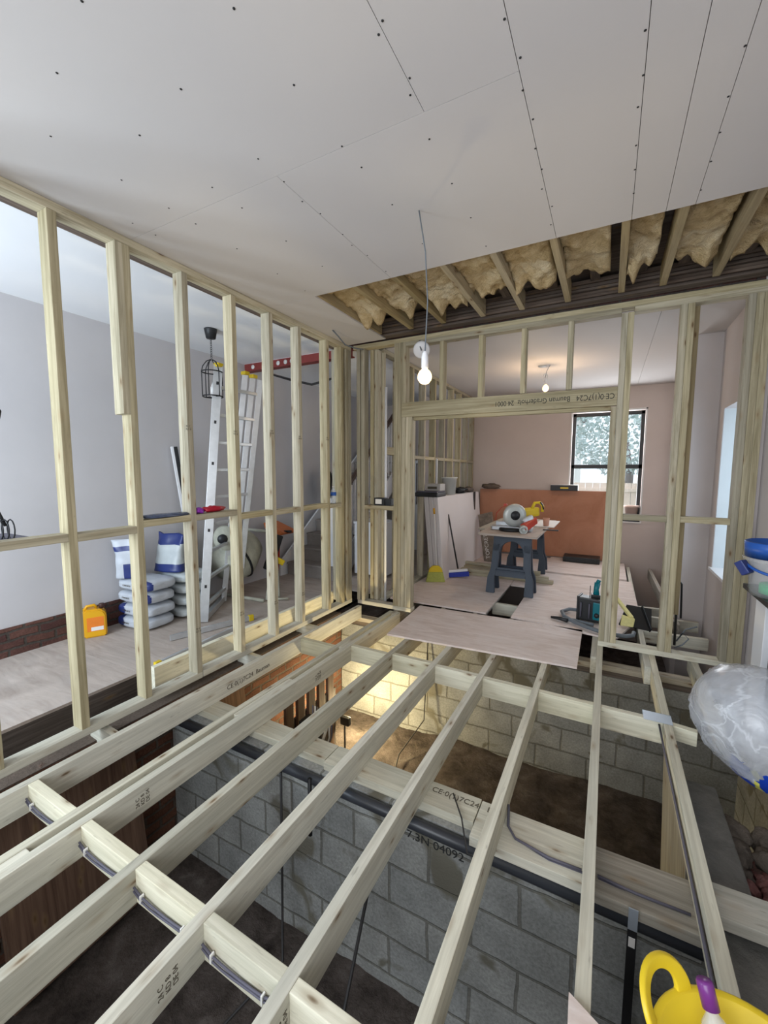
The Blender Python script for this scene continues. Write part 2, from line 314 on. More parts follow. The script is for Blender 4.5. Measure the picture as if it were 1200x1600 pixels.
# ------------------------------------------------------------------ mesh helpers
class MB:
    def __init__(s): s.bm = bmesh.new()
    def box(s, x0, x1, y0, y1, z0, z1, bev=0.0, Mx=None):
        b2 = bmesh.new()
        v = [b2.verts.new((x, y, z)) for z in (z0, z1) for y in (y0, y1) for x in (x0, x1)]
        for f in ((0, 2, 3, 1), (4, 5, 7, 6), (0, 1, 5, 4), (2, 6, 7, 3), (0, 4, 6, 2), (1, 3, 7, 5)):
            b2.faces.new([v[i] for i in f])
        if bev > 0:
            bmesh.ops.bevel(b2, geom=list(b2.edges), offset=bev, segments=2, affect='EDGES', profile=0.6)
        s._add(b2, Mx); return s
    def _add(s, b2, Mx=None, smooth=False):
        if Mx is not None: bmesh.ops.transform(b2, matrix=Mx, verts=b2.verts)
        if smooth:
            for f in b2.faces: f.smooth = True
        me = bpy.data.meshes.new('tmp'); b2.to_mesh(me); b2.free(); s.bm.from_mesh(me); bpy.data.meshes.remove(me)
    def prism(s, pts, y0, y1, bev=0.0, Mx=None):
        """outline in XZ, extruded along Y"""
        b2 = bmesh.new()
        a = [b2.verts.new((x, y0, z)) for x, z in pts]; c = [b2.verts.new((x, y1, z)) for x, z in pts]
        b2.faces.new(a); b2.faces.new(c[::-1]); n = len(pts)
        for i in range(n): b2.faces.new((a[i], c[i], c[(i+1) % n], a[(i+1) % n]))
        bmesh.ops.recalc_face_normals(b2, faces=b2.faces)
        if bev > 0: bmesh.ops.bevel(b2, geom=list(b2.edges), offset=bev, segments=2, affect='EDGES')
        s._add(b2, Mx); return s
    def lathe(s, prof, n=24, Mx=None, close=False):
        """profile [(r,z)] around Z"""
        b2 = bmesh.new(); rings = []
        for r, z in prof:
            if r < 1e-5: rings.append([b2.verts.new((0, 0, z))]*n)
            else: rings.append([b2.verts.new((r*math.cos(2*PI*i/n), r*math.sin(2*PI*i/n), z)) for i in range(n)])
        for a, c in zip(rings, rings[1:]):
            for i in range(n):
                q = [a[i], a[(i+1) % n], c[(i+1) % n], c[i]]
                u = []
                for t in q:
                    if t not in u: u.append(t)
                if len(u) > 2: b2.faces.new(u)
        bmesh.ops.recalc_face_normals(b2, faces=b2.faces)
        s._add(b2, Mx, True); return s
    def tube(s, pts, r, n=8, closed=False):
        b2 = bmesh.new(); pts = [Vector(p) for p in pts]; rings = []
        rr = r if isinstance(r, (list, tuple)) else [r]*len(pts)
        ref = None
        for i, p in enumerate(pts):
            if closed: d = pts[(i+1) % len(pts)]-pts[i-1]
            else: d = pts[min(i+1, len(pts)-1)]-pts[max(i-1, 0)]
            d.normalize()
            if ref is None: ref = Vector((0, 0, 1)) if abs(d.z) < 0.9 else Vector((1, 0, 0))
            a = d.cross(ref).normalized(); c = a.cross(d).normalized(); ref = c
            rings.append([b2.verts.new(p+a*rr[i]*math.cos(2*PI*k/n)+c*rr[i]*math.sin(2*PI*k/n)) for k in range(n)])
        m = len(rings)
        for i in range(m if closed else m-1):
            A, B = rings[i], rings[(i+1) % m]
            for k in range(n): b2.faces.new((A[k], A[(k+1) % n], B[(k+1) % n], B[k]))
        if not closed: b2.faces.new(rings[0][::-1]); b2.faces.new(rings[-1])
        bmesh.ops.recalc_face_normals(b2, faces=b2.faces)
        s._add(b2, None, True); return s
    def blob(s, c, rx, ry, rz, amp=0.1, freq=2.0, sub=3, seed=0, Mx=None, flat=None):
        b2 = bmesh.new(); bmesh.ops.create_icosphere(b2, subdivisions=sub, radius=1)
        for v in b2.verts:
            n_ = mnoise.noise(v.co*freq+Vector((seed*3.1, seed*1.7, seed)))
            k = 1+amp*n_
            co = Vector((v.co.x*rx*k, v.co.y*ry*k, v.co.z*rz*k))
            if flat is not None and co.z < -rz*flat: co.z = -rz*flat
            v.co = co+Vector(c)
        s._add(b2, Mx, True); return s
    def obj(s, name, mat, parent=None, loc=None, Mw=None):
        """links the mesh; geometry given in world space unless Mw (its own frame) is given"""
        me = bpy.data.meshes.new(name); s.bm.to_mesh(me); s.bm.free()
        mats = mat if isinstance(mat, (list, tuple)) else [mat]
        for m_ in mats: me.materials.append(M[m_] if isinstance(m_, str) else m_)
        o = bpy.data.objects.new(name, me); COL.objects.link(o)
        if Mw is None:
            c = Vector(loc) if loc is not None else None
            if c is None:
                co = [v.co for v in me.vertices]
                c = Vector(((min(v.x for v in co)+max(v.x for v in co))/2, (min(v.y for v in co)+max(v.y for v in co))/2, min(v.z for v in co)))
            me.transform(Matrix.Translation(-c)); Mw = Matrix.Translation(c)
        attach(o, Mw, parent)
        return o
WM = {}
def attach(o, Mw, parent):
    WM[o] = Mw
    if parent is not None:
        o.parent = parent; o.matrix_basis = WM[parent].inverted() @ Mw
    else: o.matrix_basis = Mw
def tag(o, label=None, cat=None, group=None, kind=None):
    if label: o['label'] = label
    if cat: o['category'] = cat
    if group: o['group'] = group
    if kind: o['kind'] = kind
    return o
def thing(name, label, cat, loc, rotz=0.0, group=None):
    o = bpy.data.objects.new(name, None); COL.objects.link(o); o.empty_display_size = 0.1
    attach(o, Matrix.Translation(Vector(loc)) @ Matrix.Rotation(rotz, 4, 'Z'), None)
    return tag(o, label, cat, group)
def sbox(name, x0, x1, y0, y1, z0, z1, mat, parent=None, bev=0.0, kind='structure'):
    o = MB().box(x0, x1, y0, y1, z0, z1, bev).obj(name, mat, parent)
    if kind: o['kind'] = kind
    return o
def timber(name, p0, p1, w_, h_, mat, parent=None, side=None, bev=0.003):
    """rectangular timber from p0 to p1 (centre line); w_ across 'side' direction, h_ across the other"""
    p0 = Vector(p0); p1 = Vector(p1); x = (p1-p0).normalized(); L_ = (p1-p0).length
    if side is None: side = Vector((0, 0, 1)).cross(x) if abs(x.z) < 0.99 else Vector((0, 1, 0))
    y = Vector(side); y = (y-x*y.dot(x)).normalized(); z = x.cross(y)
    c = (p0+p1)/2
    Mw = Matrix(((x.x, y.x, z.x, c.x), (x.y, y.y, z.y, c.y), (x.z, y.z, z.z, c.z), (0, 0, 0, 1)))
    mb = MB().box(-L_/2, L_/2, -w_/2, w_/2, -h_/2, h_/2, bev)
    return mb.obj(name, mat, parent, Mw=Mw)
def bar(mb, p0, p1, w_, h_, side=None, bev=0.0):
    p0 = Vector(p0); p1 = Vector(p1); x = (p1-p0).normalized(); L_ = (p1-p0).length
    if side is None: side = Vector((0, 0, 1)).cross(x) if abs(x.z) < 0.99 else Vector((0, 1, 0))
    y = Vector(side); y = (y-x*y.dot(x)).normalized(); z = x.cross(y); c = (p0+p1)/2
    mb.box(-L_/2, L_/2, -w_/2, w_/2, -h_/2, h_/2, bev, Matrix(((x.x, y.x, z.x, c.x), (x.y, y.y, z.y, c.y), (x.z, y.z, z.z, c.z), (0, 0, 0, 1))))
def copy_tree(o, parent=None):
    c = o.copy(); COL.objects.link(c); WM[c] = WM[o].copy()
    if parent is not None: c.parent = parent
    for ch in [q for q in bpy.data.objects if q.parent == o]: copy_tree(ch, c)
    return c
def text(s_, size, origin, xdir, ydir, mat, parent, name='printed_text', depth=0.0006, squeeze=1.0):
    cu = bpy.data.curves.new('t', 'FONT'); cu.body = s_; cu.size = size; cu.extrude = depth
    to = bpy.data.objects.new('t', cu); COL.objects.link(to)
    bpy.context.view_layer.update()
    me = bpy.data.meshes.new_from_object(to.evaluated_get(bpy.context.evaluated_depsgraph_get()))
    bpy.data.objects.remove(to, do_unlink=True); bpy.data.curves.remove(cu)
    me.materials.clear(); me.materials.append(M[mat])
    o = bpy.data.objects.new(name, me); COL.objects.link(o)
    x = Vector(xdir).normalized(); y = Vector(ydir); y = (y-x*y.dot(x)).normalized(); z = x.cross(y); c = Vector(origin)
    x = x*squeeze
    attach(o, Matrix(((x.x, y.x, z.x, c.x), (x.y, y.y, z.y, c.y), (x.z, y.z, z.z, c.z), (0, 0, 0, 1))), parent)
    return o

# ------------------------------------------------------------------ room shell
ZC = 2.955
XL = -4.30
PX = -2.63          # face of the left stud partition
HY = 4.11           # face of the cross partition
# outer walls
sbox('wall_left', XL-0.2, XL, -2.0, 9.3, -0.02, 3.1, 'wall_grey')
mb = MB(); mb.box(XL-0.01, XL+0.012, -2.0, 2.9, 0.0, 0.27)
Mw = Matrix.Translation((XL+0.0, 0, 0.0)) @ Matrix.Rotation(R(90), 4, 'Z')
m2 = MB().box(-2.0, 3.0, -0.012, 0.02, 0.0, 0.262)
mb.bm.free()
tag(m2.obj('trim_1', 'brick_dark', Mw=Mw), kind='structure')
# front wall (behind the camera) with window openings
fwall = MB()
for x0, x1, z0, z1 in ((-2.9, -1.6, -1.4, 3.1), (-1.6, 0.9, -1.4, 0.7), (-1.6, 0.9, 2.6, 3.1), (0.9, 1.3, -1.4, 3.1)):
    fwall.box(x0, x1, -2.2, -2.0, z0, z1)
tag(fwall.obj('wall_front', 'wall_side'), kind='structure')
lw_ = MB()
for x0, x1, z0, z1 in ((XL, -4.0, -1.4, 3.1), (-4.0, -2.9, -1.4, 0.65), (-4.0, -2.9, 2.55, 3.1), (-2.9, -2.75, -1.4, 3.1)):
    lw_.box(x0, x1, -1.1, -0.9, z0, z1)
tag(lw_.obj('wall_front', 'wall_grey'), kind='structure')
# right wall near room: chimney breast plane and alcove
sbox('wall_right', 1.02, 1.3, -2.0, 4.16, -0.02, 3.1, 'wall_side')
blockwall_later = [('wall_cellar_side', (1.02, -2.0), (1.02, 4.16), -1.45, -0.021, -0.2, 'block')]
# far room right wall with window opening
rw = MB()
rw.box(0.955, 1.5, 4.16, 4.32, -1.3, 3.0).box(0.955, 1.5, 5.18, 5.40, -1.3, 3.0)
rw.box(0.955, 1.5, 4.32, 5.18, -1.3, 0.60).box(0.955, 1.5, 4.32, 5.18, 2.17, 3.0)
rw.box(0.74, 1.5, 5.40, 5.75, -1.3, 3.0).box(0.87, 1.5, 5.75, 8.3, -1.3, 3.0)
rwo = tag(rw.obj('wall_right', 'wall_side'), kind='structure')
w2 = MB(); w2.box(1.36, 1.40, 4.32, 4.37, 0.62, 2.17).box(1.36, 1.40, 5.13, 5.18, 0.62, 2.17).box(1.36, 1.40, 4.32, 5.18, 2.12, 2.17).box(1.36, 1.40, 4.32, 5.18, 0.62, 0.67)
wo = tag(w2.obj('window_2', 'white'), kind='structure')
w2p = MB().box(1.375, 1.38, 4.37, 5.13, 0.67, 2.12).obj('pane', 'pane', wo)
MB().box(0.93, 1.36, 4.30, 5.20, 0.585, 0.612, 0.004).obj('window_sill', 'white', wo)
MB().box(0.960, 1.36, 5.176, 5.184, 0.612, 2.17).obj('window_reveal', 'wall_reveal', wo)
# far wall with window
FY = 8.04
fw_ = MB()
fw_.box(XL, -0.60, FY, FY+0.28, -1.3, 3.0).box(0.49, 1.5, FY, FY+0.28, -1.3, 3.0)
fw_.box(-0.60, 0.49, FY, FY+0.28, -1.3, 0.74).box(-0.60, 0.49, FY, FY+0.28, 2.58, 3.0)
# hall part lies further back, keep the left piece only right of the partition
fwo = tag(fw_.obj('wall_far', 'wall_pink'), kind='structure')
wf = MB()
for x0, x1, z0, z1 in ((-0.60, -0.545, 0.74, 2.58), (0.435, 0.49, 0.74, 2.58), (-0.60, 0.49, 2.525, 2.58), (-0.60, 0.49, 0.74, 0.83), (-0.60, 0.49, 1.62, 1.69)):
    wf.box(x0, x1, FY+0.18, FY+0.24, z0, z1, 0.004)
wfo = tag(wf.obj('window_1', 'black'), kind='structure')
MB().box(-0.545, 0.435, FY+0.205, FY+0.212, 0.83, 2.525).obj('pane', 'pane', wfo)
wt = MB().box(-0.62, -0.60, FY-0.006, FY+0.06, 0.72, 2.60).box(0.49, 0.51, FY-0.006, FY+0.06, 0.72, 2.60).box(-0.62, 0.51, FY-0.006, FY+0.06, 2.58, 2.60)
wt.obj('window_trim', 'white_matt', wfo)
MB().box(-0.598, 0.488, FY-0.025, FY+0.18, 0.742, 0.80).obj('window_sill', 'black', wfo)
MB().box(-0.62, 0.51, FY-0.03, FY+0.18, 0.72, 0.742).obj('window_sill', 'white_matt', wfo)
# hall end wall
hw = MB(); hw.box(XL, -2.4, 9.3, 9.5, -1.3, 3.1)
tag(hw.obj('wall_hall', plain('blue_grey_wall', (0.36, 0.40, 0.45), 0.9)), kind='structure')

# ceilings
def board(name, x0, x1, y0, y1, parent, mat='ceiling', z=ZC):
    g = 0.0012
    return MB().box(x0+g, x1-g, y0+g, y1-g, z, z+0.0125).obj(name, mat, parent)
ceil = sbox('ceiling', -2.7, 1.1, -2.0, 2.80, ZC+0.0126, ZC+0.02, 'ink_faint')
for a in ((-2.72, -0.705, -2, 1.64), (-0.705, -0.345, -2, 1.64), (-2.72, -1.465, 1.64, 2.83), (-1.465, -0.345, 1.64, 2.83),
          (-0.345, 0.045, -2, 2.83), (0.045, 0.205, -2, 2.83), (0.205, 0.335, -2, 2.83), (0.335, 1.15, -2, 2.83), (-2.72, -2.155, 2.83, 4.05)):
    board('plasterboard_sheet', *a, ceil)
# screw heads: world x, y on the ceiling
scr = MB().lathe([(0, -0.001), (0.0045, -0.001), (0.0045, 0.0), (0, 0.0)], 8)
s0 = None
pts = []
for xs, ys in ((-0.715, (0.55, 0.8, 1.05, 1.3, 1.55)), (-0.69, (0.95, 1.25, 1.5)), (-0.355, (1.2, 1.45, 1.75, 2.05, 2.35, 2.65)), (-0.335, (1.3, 1.6, 1.9, 2.2, 2.5)),
               (0.036, (1.55, 1.7, 1.85, 2.0, 2.2, 2.4, 2.6)), (0.335, (1.7, 1.9, 2.1, 2.3, 2.5, 2.7)), (-1.08, (0.7, 1.0, 1.3, 1.62, 1.75, 2.1, 2.5)),
               (-1.455, (0.8, 1.15, 1.5, 1.7, 1.95, 2.2, 2.45, 2.7)), (-1.475, (1.85, 2.3)), (-1.8, (0.9, 1.2, 1.55, 1.75, 2.1, 2.45)), (-2.15, (1.0, 1.3, 1.58, 1.7, 2.0, 2.4, 2.7)), (-2.45, (1.57, 1.7)), (-0.735, (1.8, 2.1, 2.4, 2.7))):
    for y in ys: pts.append((xs+random.uniform(-.008, .008), y+random.uniform(-.03, .03)))
for x, y in pts[:72]:
    if s0 is None: s0 = scr.obj('screw_head', 'ink', ceil, loc=(0, 0, 0)); o = s0
    else:
        o = s0.copy(); COL.objects.link(o)
    Mw = Matrix.Translation((x, y, ZC-0.0001)); attach(o, Mw, ceil)
sbox('ceiling_left', XL, -2.80, -2.0, 4.12, 2.955, 3.05, 'ceiling_left')
sbox('ceiling_hall', XL, -2.46, 4.24, 9.3, 2.955, 3.05, 'ceiling_left')
cf = sbox('ceiling_far', -2.46, 1.5, 4.36, 8.04, 2.97, 3.05, 'ink_faint')
for a in ((-2.45, 0.34, 4.36, 8.04), (0.34, 1.5, 4.36, 8.04)): board('plasterboard_sheet', *a, cf)

# ground and foundation walls
def ground():
    b2 = bmesh.new(); nx, ny = 90, 120
    x0, x1, y0, y1 = XL, 1.3, -2.0, 8.3
    vv = [[None]*(ny+1) for _ in range(nx+1)]
    for i in range(nx+1):
        for j in range(ny+1):
            x = x0+(x1-x0)*i/nx; y = y0+(y1-y0)*j/ny
            z = -1.30+0.05*mnoise.noise(Vector((x*1.3, y*1.3, 0)))+0.025*mnoise.noise(Vector((x*5, y*5, 3)))+0.012*mnoise.noise(Vector((x*14, y*14, 5)))
            vv[i][j] = b2.verts.new((x, y, z))
    for i in range(nx):
        for j in range(ny): b2.faces.new((vv[i][j], vv[i+1][j], vv[i+1][j+1], vv[i][j+1]))
    mb = MB(); mb._add(b2, None, True)
    return tag(mb.obj('floor', 'soil', loc=(0, 0, 0)), kind='structure')
ground()
def blockwall(name, p0, p1, z0, z1, th, mat, kind='structure', zoff=0.0):
    """wall whose visible face runs p0->p1 (x,y); local X along, Y thickness (to the left of travel), Z up from top course"""
    p0 = Vector((*p0, 0)); p1 = Vector((*p1, 0)); x = (p1-p0).normalized(); y = Vector((0, 0, 1)).cross(x); L_ = (p1-p0).length
    Mw = Matrix(((x.x, y.x, 0, p0.x), (x.y, y.y, 0, p0.y), (0, 0, 1, z1+zoff), (0, 0, 0, 1)))
    mb = MB().box(0, L_, 0, th, z0-z1-zoff, -zoff)
    return tag(mb.obj(name, mat, Mw=Mw), kind=kind)
near_wall = blockwall('wall_cellar_near', (-2.74, 1.83), (0.455, 1.83), -1.45, -0.196, 0.10, 'block', zoff=0.087)
far_block = blockwall('wall_cellar_far', (-2.75, 4.06), (1.02, 4.06), -1.45, -0.25, 0.10, 'block', zoff=0.07)
blockwall('wall_cellar_left', (-2.75, -2.0), (-2.75, 4.05), -1.45, -0.13, 0.16, 'brick_red')
sbox('floor_under_left', XL, -2.905, -2.0, 9.3, -1.45, -0.19, 'soil')
sbox('floor_under_hall', -2.95, -2.40, 4.17, 9.3, -1.45, -0.19, 'soil')
blockwall('wall_cellar_right', (0.46, -2.0), (0.46, 4.05), -1.45, -0.16, 0.0001+0.0, 'mortar') if False else None
for a_ in blockwall_later: blockwall(*a_)
rb = MB().box(0.455, 0.60, -2.0, 2.74, -1.45, -0.165, 0.008)
tag(rb.obj('wall_cellar_right', 'mortar'), kind='structure')
text('7.3N 04092', 0.062, (-0.84, 1.8285, -0.345), (1, 0, 0.0), (0, 0, 1), 'ink', near_wall, squeeze=1.05)

# ------------------------------------------------------------------ floor joists
fj = thing('floor_joist_frame', 'pale new timber floor joists and cross pieces over the open cellar void', 'floor frame', (-1.0, 1.0, -0.15))
D = 0.147
jx = {'0': -2.49, 'A1': -2.072, 'A2': -1.989, 'B': -1.582, 'C': -1.181, 'D': -0.791, 'E': -0.388, 'F': 0.007, 'G': 0.399}
for k, x in jx.items():
    y1 = 4.06 if k not in ('F', 'G') else 4.20
    timber('joist', (x, -1.9, -D/2), (x, y1, -D/2), 0.045, D, 'joist', fj)
for y0, y1 in ((0.1, 0.70), (1.79, 2.32), (2.98, 3.16)):
    timber('spacer_block', (-2.0305, y0, -0.05), (-2.0305, y1, -0.05), 0.038, 0.095, 'joist', fj)
order = [('0', 'A1'), ('A2', 'B'), ('B', 'C'), ('C', 'D'), ('D', 'E'), ('E', 'F'), ('F', 'G')]
yn = [0.893, 0.886, 0.880, 0.874, 0.866, 0.860, 0.855]
for (a, b_), y in zip(order, yn):
    timber('noggin', (jx[a]+0.0225, y, -D/2), (jx[b_]-0.0225, y-0.004, -D/2), 0.045, D-0.004, 'joist_fresh', fj)
for (a, b_), y in zip(order, [2.985, 3.075, 3.095, 3.066, 3.048, 3.046, 3.036]):
    timber('noggin', (jx[a]+0.0225, y, -D/2-0.004), (jx[b_]-0.0225, y-0.004, -D/2-0.004), 0.045, D-0.004, 'joist_fresh', fj)
for y in (0.62, 1.355, 2.555, 3.35):
    timber('noggin', (-2.83, y, -D/2-0.02), (jx['0']-0.0225, y-0.02, -D/2-0.02), 0.045, D-0.02, 'joist', fj)
timber('noggin', (0.4225, 1.885, -0.10), (1.02, 1.90, -0.10), 0.15, 0.05, 'joist', fj, side=(0, 1, 0))
timber('noggin', (0.4225, 3.02, -0.05), (0.55, 3.0, -0.05), 0.045, 0.09, 'joist_fresh', fj)
timber('joist', (0.685, 3.1, -D/2), (0.70, 4.3, -D/2), 0.045, D, 'joist', fj)
timber('joist', (-0.0385, 3.84, -D/2-0.002), (-0.0385, 7.9, -D/2-0.002), 0.045, D, 'joist', fj)
timber('joist', (0.353, 3.84, -D/2-0.002), (0.353, 7.9, -D/2-0.002), 0.045, D, 'joist', fj)
timber('joist', (0.70, 5.1, -D/2-0.002), (0.66, 7.9, -D/2-0.002), 0.045, D, 'grey_wood', fj)
for x in (-1.99, -1.55, -1.18, -0.79, -0.43):
    timber('joist', (x-0.046, 4.0, -D/2-0.002), (x-0.046, 7.9, -D/2-0.002), 0.045, D, 'grey_wood', fj)
for y in (4.75, 5.25, 5.6): timber('noggin', (0.376, y, -0.06), (0.90, y+0.03, -0.06), 0.05, 0.11, 'joist', fj)
tm = timber('noggin', (-1.15, 4.92, -0.07), (-0.80, 4.92, -0.07), 0.045, D-0.01, 'joist', fj)

for x_, y_ in ((jx['A2'], 1.12), (jx['C'], 0.70), (jx['D'], 0.78), (jx['A2'], 2.55)):
    text('24 C\nKD 8\nDE 04', 0.026, (x_+0.0232, y_, -0.105), (0, 0, 1), (0, -1, 0), 'ink_faint', fj)
text('CE·0(1)7C24  Bauman', 0.05, (jx['0']+0.0232, 2.10, -0.10), (0, 1, 0), (0, 0, 1), 'ink_faint', fj)
# galvanised strap across joist G
st = MB(); st.box(0.27, 0.425, 2.985, 3.10, 0.0012, 0.003).box(0.27, 0.425, 3.098, 3.101, -0.03, 0.003)
tag(st.obj('nail_plate', 'galv'), 'small bluish galvanised metal plate nailed over the joist end near the plastic bag', 'metal plate')

# flat beam and pipe on the near block wall
sb = thing('support_beam', 'wide flat pale timber beam on the grey block wall crossing under the joists', 'beam', (-1.0, 1.9, -0.19))
timber('beam', (-2.60, 1.955, -0.1715), (-1.4, 1.955, -0.1715), 0.145, 0.048, 'joist', sb, side=(0, 1, 0))
timber('beam', (-1.395, 1.945, -0.1715), (-0.50, 1.945, -0.1715), 0.165, 0.048, 'joist', sb, side=(0, 1, 0))
bm_ = timber('beam', (-0.495, 1.9, -0.1715), (0.028, 1.9, -0.1715), 0.24, 0.048, 'joist', sb, side=(0, 1, 0))
timber('beam', (0.03, 1.885, -0.1715), (0.45, 1.89, -0.1715), 0.24, 0.048, 'grey_wood', sb, side=(0, 1, 0))
text('CE·0(1)7C24   Buo', 0.048, (-0.755, 1.958, -0.1465), (1, 0.0, 0), (0, 1, 0), 'ink_faint', sb)
mb = MB().tube([(-2.6, 1.80, -0.222), (-1.2, 1.80, -0.222), (0.42, 1.795, -0.228)], 0.030, 14)
tag(mb.obj('water_pipe', 'pipe'), 'dark grey insulated pipe running along below the flat timber beam', 'pipe')
# wall plates on far block wall
wp = thing('wall_plate', 'two stacked old timber wall plates on the far block wall under the partition', 'beam', (-0.5, 4.1, -0.25))
timber('plate', (-2.7, 4.11, -0.175), (0.98, 4.11, -0.175), 0.10, 0.05, 'grey_wood', wp, side=(0, 1, 0))
timber('plate', (-2.7, 4.12, -0.226), (0.98, 4.12, -0.226), 0.11, 0.046, 'old_wood', wp, side=(0, 1, 0))
# rough board leaning below the right joist
o = timber('board', (0.405, 2.60, -0.16), (0.43, 2.52, -1.18), 0.85, 0.03, 'rough_board', None, side=(0, 1, 0.02))
tag(o, 'rough weathered timber board standing on edge below the right-hand joist', 'board')
# strap hanging from the beam
hs = thing('hanging_strap', 'black metal restraint strap hanging from the flat beam down the block wall', 'strap', (0.18, 1.765, -0.5))
MB().box(0.150, 0.182, 1.738, 1.742, -1.05, -0.215).obj('strap_body', 'black_metal', hs)
MB().box(0.150, 0.182, 1.738, 1.742, -0.215, -0.125).obj('strap_head', 'galv', hs)
MB().box(0.155, 0.177, 1.7355, 1.738, -0.285, -0.245).obj('strap_label', 'label', hs)
o = MB().tube([(-1.425, 1.77, -0.20), (-1.425, 1.77, -0.55)], 0.012, 8).obj('hanging_rod', 'black_metal')
tag(o, 'thin black rod hanging from the flat beam on the left half of the block wall', 'rod')

# ------------------------------------------------------------------ cables clipped to the floor frame
def cable(pts, label, r=0.0045, mat='cable', group=None, name='cable', sag=0.0, twin=True):
    mb = MB(); mb.tube(pts, r, 7)
    if twin: mb.tube([(x+0.003, y-0.003, z-0.011-0.004*math.sin(i)) for i, (x, y, z) in enumerate(pts)], r*0.9, 7)
    return tag(mb.obj(name, mat), label, 'cable', group)
def clipped(xa, xb, y, label, z=-0.075):
    n = 7; pts = []
    for i in range(n+1):
        t = i/n; pts.append((xa+(xb-xa)*t, y-0.012, z-0.012*math.sin(t*PI)+(0.012 if i in (0, n) else 0)))
    c = cable(pts, label, group='grey cables clipped to the near cross pieces')
    for t in (0.15, 0.85):
        x = xa+(xb-xa)*t
        MB().box(x-0.0035, x+0.0035, y-0.021, y-0.004, z-0.026, z+0.006, 0.0015).obj('cable_clip', 'label', c)
for i, (a, b_) in enumerate(order[:4]):
    clipped(jx[a]+0.03, jx[b_]-0.03, yn[i]-0.0235, ['grey cable pair clipped to the near cross piece beside the partition', 'grey cable pair clipped to the near cross piece right of the double joist',
            'grey cable pair clipped to the middle near cross piece', 'grey cable pair clipped to the rightmost near cross piece'][i])
cable([(-0.36, 2.0, -0.10), (-0.345, 1.92, -0.143), (-0.30, 1.86, -0.139), (-0.15, 1.83, -0.139), (-0.02, 1.835, -0.139)], 'grey cable pair clipped along the top of the flat beam right of its stamp', 0.006)
cable([(0.04, 1.84, -0.139), (0.18, 1.83, -0.139), (0.36, 1.835, -0.139)], 'grey cable pair along the flat beam passing the black hanging strap', 0.006)
cable([(0.355, 3.0, -0.02), (0.366, 2.8, -0.07), (0.366, 2.3, -0.06), (0.366, 1.6, -0.05), (0.366, 1.0, -0.05)], 'grey cable running along the left side of the rightmost joist', 0.006)
cable([(-0.64, 1.98, -0.135), (-0.55, 1.84, -0.13), (-0.48, 1.70, -0.16), (-0.42, 1.64, -0.10), (-0.41, 1.64, -0.06)], 'loose thin dark cable curling over the stamped flat beam', 0.004, 'cable_dark', twin=False)
cable([(-1.18, 1.75, -1.0), (-1.3, 1.55, -1.22), (-1.25, 1.2, -1.24), (-1.05, 1.05, -1.24), (-0.95, 1.3, -1.24), (-1.02, 1.5, -1.1), (-1.04, 1.78, -0.7)], 'dark cable loop lying on the soil by the block wall', 0.009, 'cable_dark', twin=False)
cable([(-1.65, 1.78, -0.25), (-1.62, 1.74, -0.8), (-1.5, 1.6, -1.22), (-1.6, 1.2, -1.25), (-1.9, 0.9, -1.25)], 'dark cable trailing down the block wall onto the soil at left', 0.008, 'cable_dark', twin=False)
cable([(-1.52, 2.9, -1.25), (-1.70, 3.5, -1.24), (-1.62, 3.95, -1.1), (-1.62, 4.04, -0.2)], 'thin brown cable crossing the lit soil to the far block wall', 0.006, 'cable_dark', twin=False)

# ------------------------------------------------------------------ left stud partition
TP = 0.045
lp = thing('stud_partition', 'long timber stud partition on the left running from the foreground to the corner', 'stud wall', (-2.68, 1.6, 0.0))
timber('sole_plate', (PX-0.047, -1.9, TP/2), (PX-0.047, 2.02, TP/2), 0.095, TP, 'joist', lp)
timber('sole_plate', (PX-0.047, 2.025, TP/2+0.001), (PX-0.047, 4.11, TP/2+0.001), 0.095, TP, 'joist', lp)
timber('top_plate', (PX-0.047, -1.9, ZC-0.024), (PX-0.047, 4.11, ZC-0.024), 0.095, 0.045, 'stud', lp)
timber('top_plate', (-2.765, -1.9, ZC+0.012), (-2.765, 4.11, ZC+0.012), 0.075, 0.10, 'old_wood', lp)
ys = [-0.35, 0.06, 0.455, 0.85, 1.238, 1.630, 2.022, 2.438, 2.845, 3.235, 3.680, 3.90, 4.02]
ys = [0.425, 0.832, 1.232, 1.615, 2.010, 2.435, 2.842, 3.225, 3.672]
for y in ys[0:]:
    timber('stud', (PX-0.047, y-0.0225+0.01, TP), (PX-0.047, y-0.0225+0.01, ZC-0.047), 0.045, 0.095, 'stud', lp, side=(0, 1, 0))
# corner studs
for x, y, wd in ((PX-0.047, 3.93, 0.045), (PX-0.047, 4.03, 0.045), (PX-0.047, 4.085, 0.045), (PX-0.125, 3.99, 0.045)):
    timber('stud', (x, y, TP), (x, y, ZC-0.047), wd, 0.095, 'stud', lp, side=(0, 1, 0))
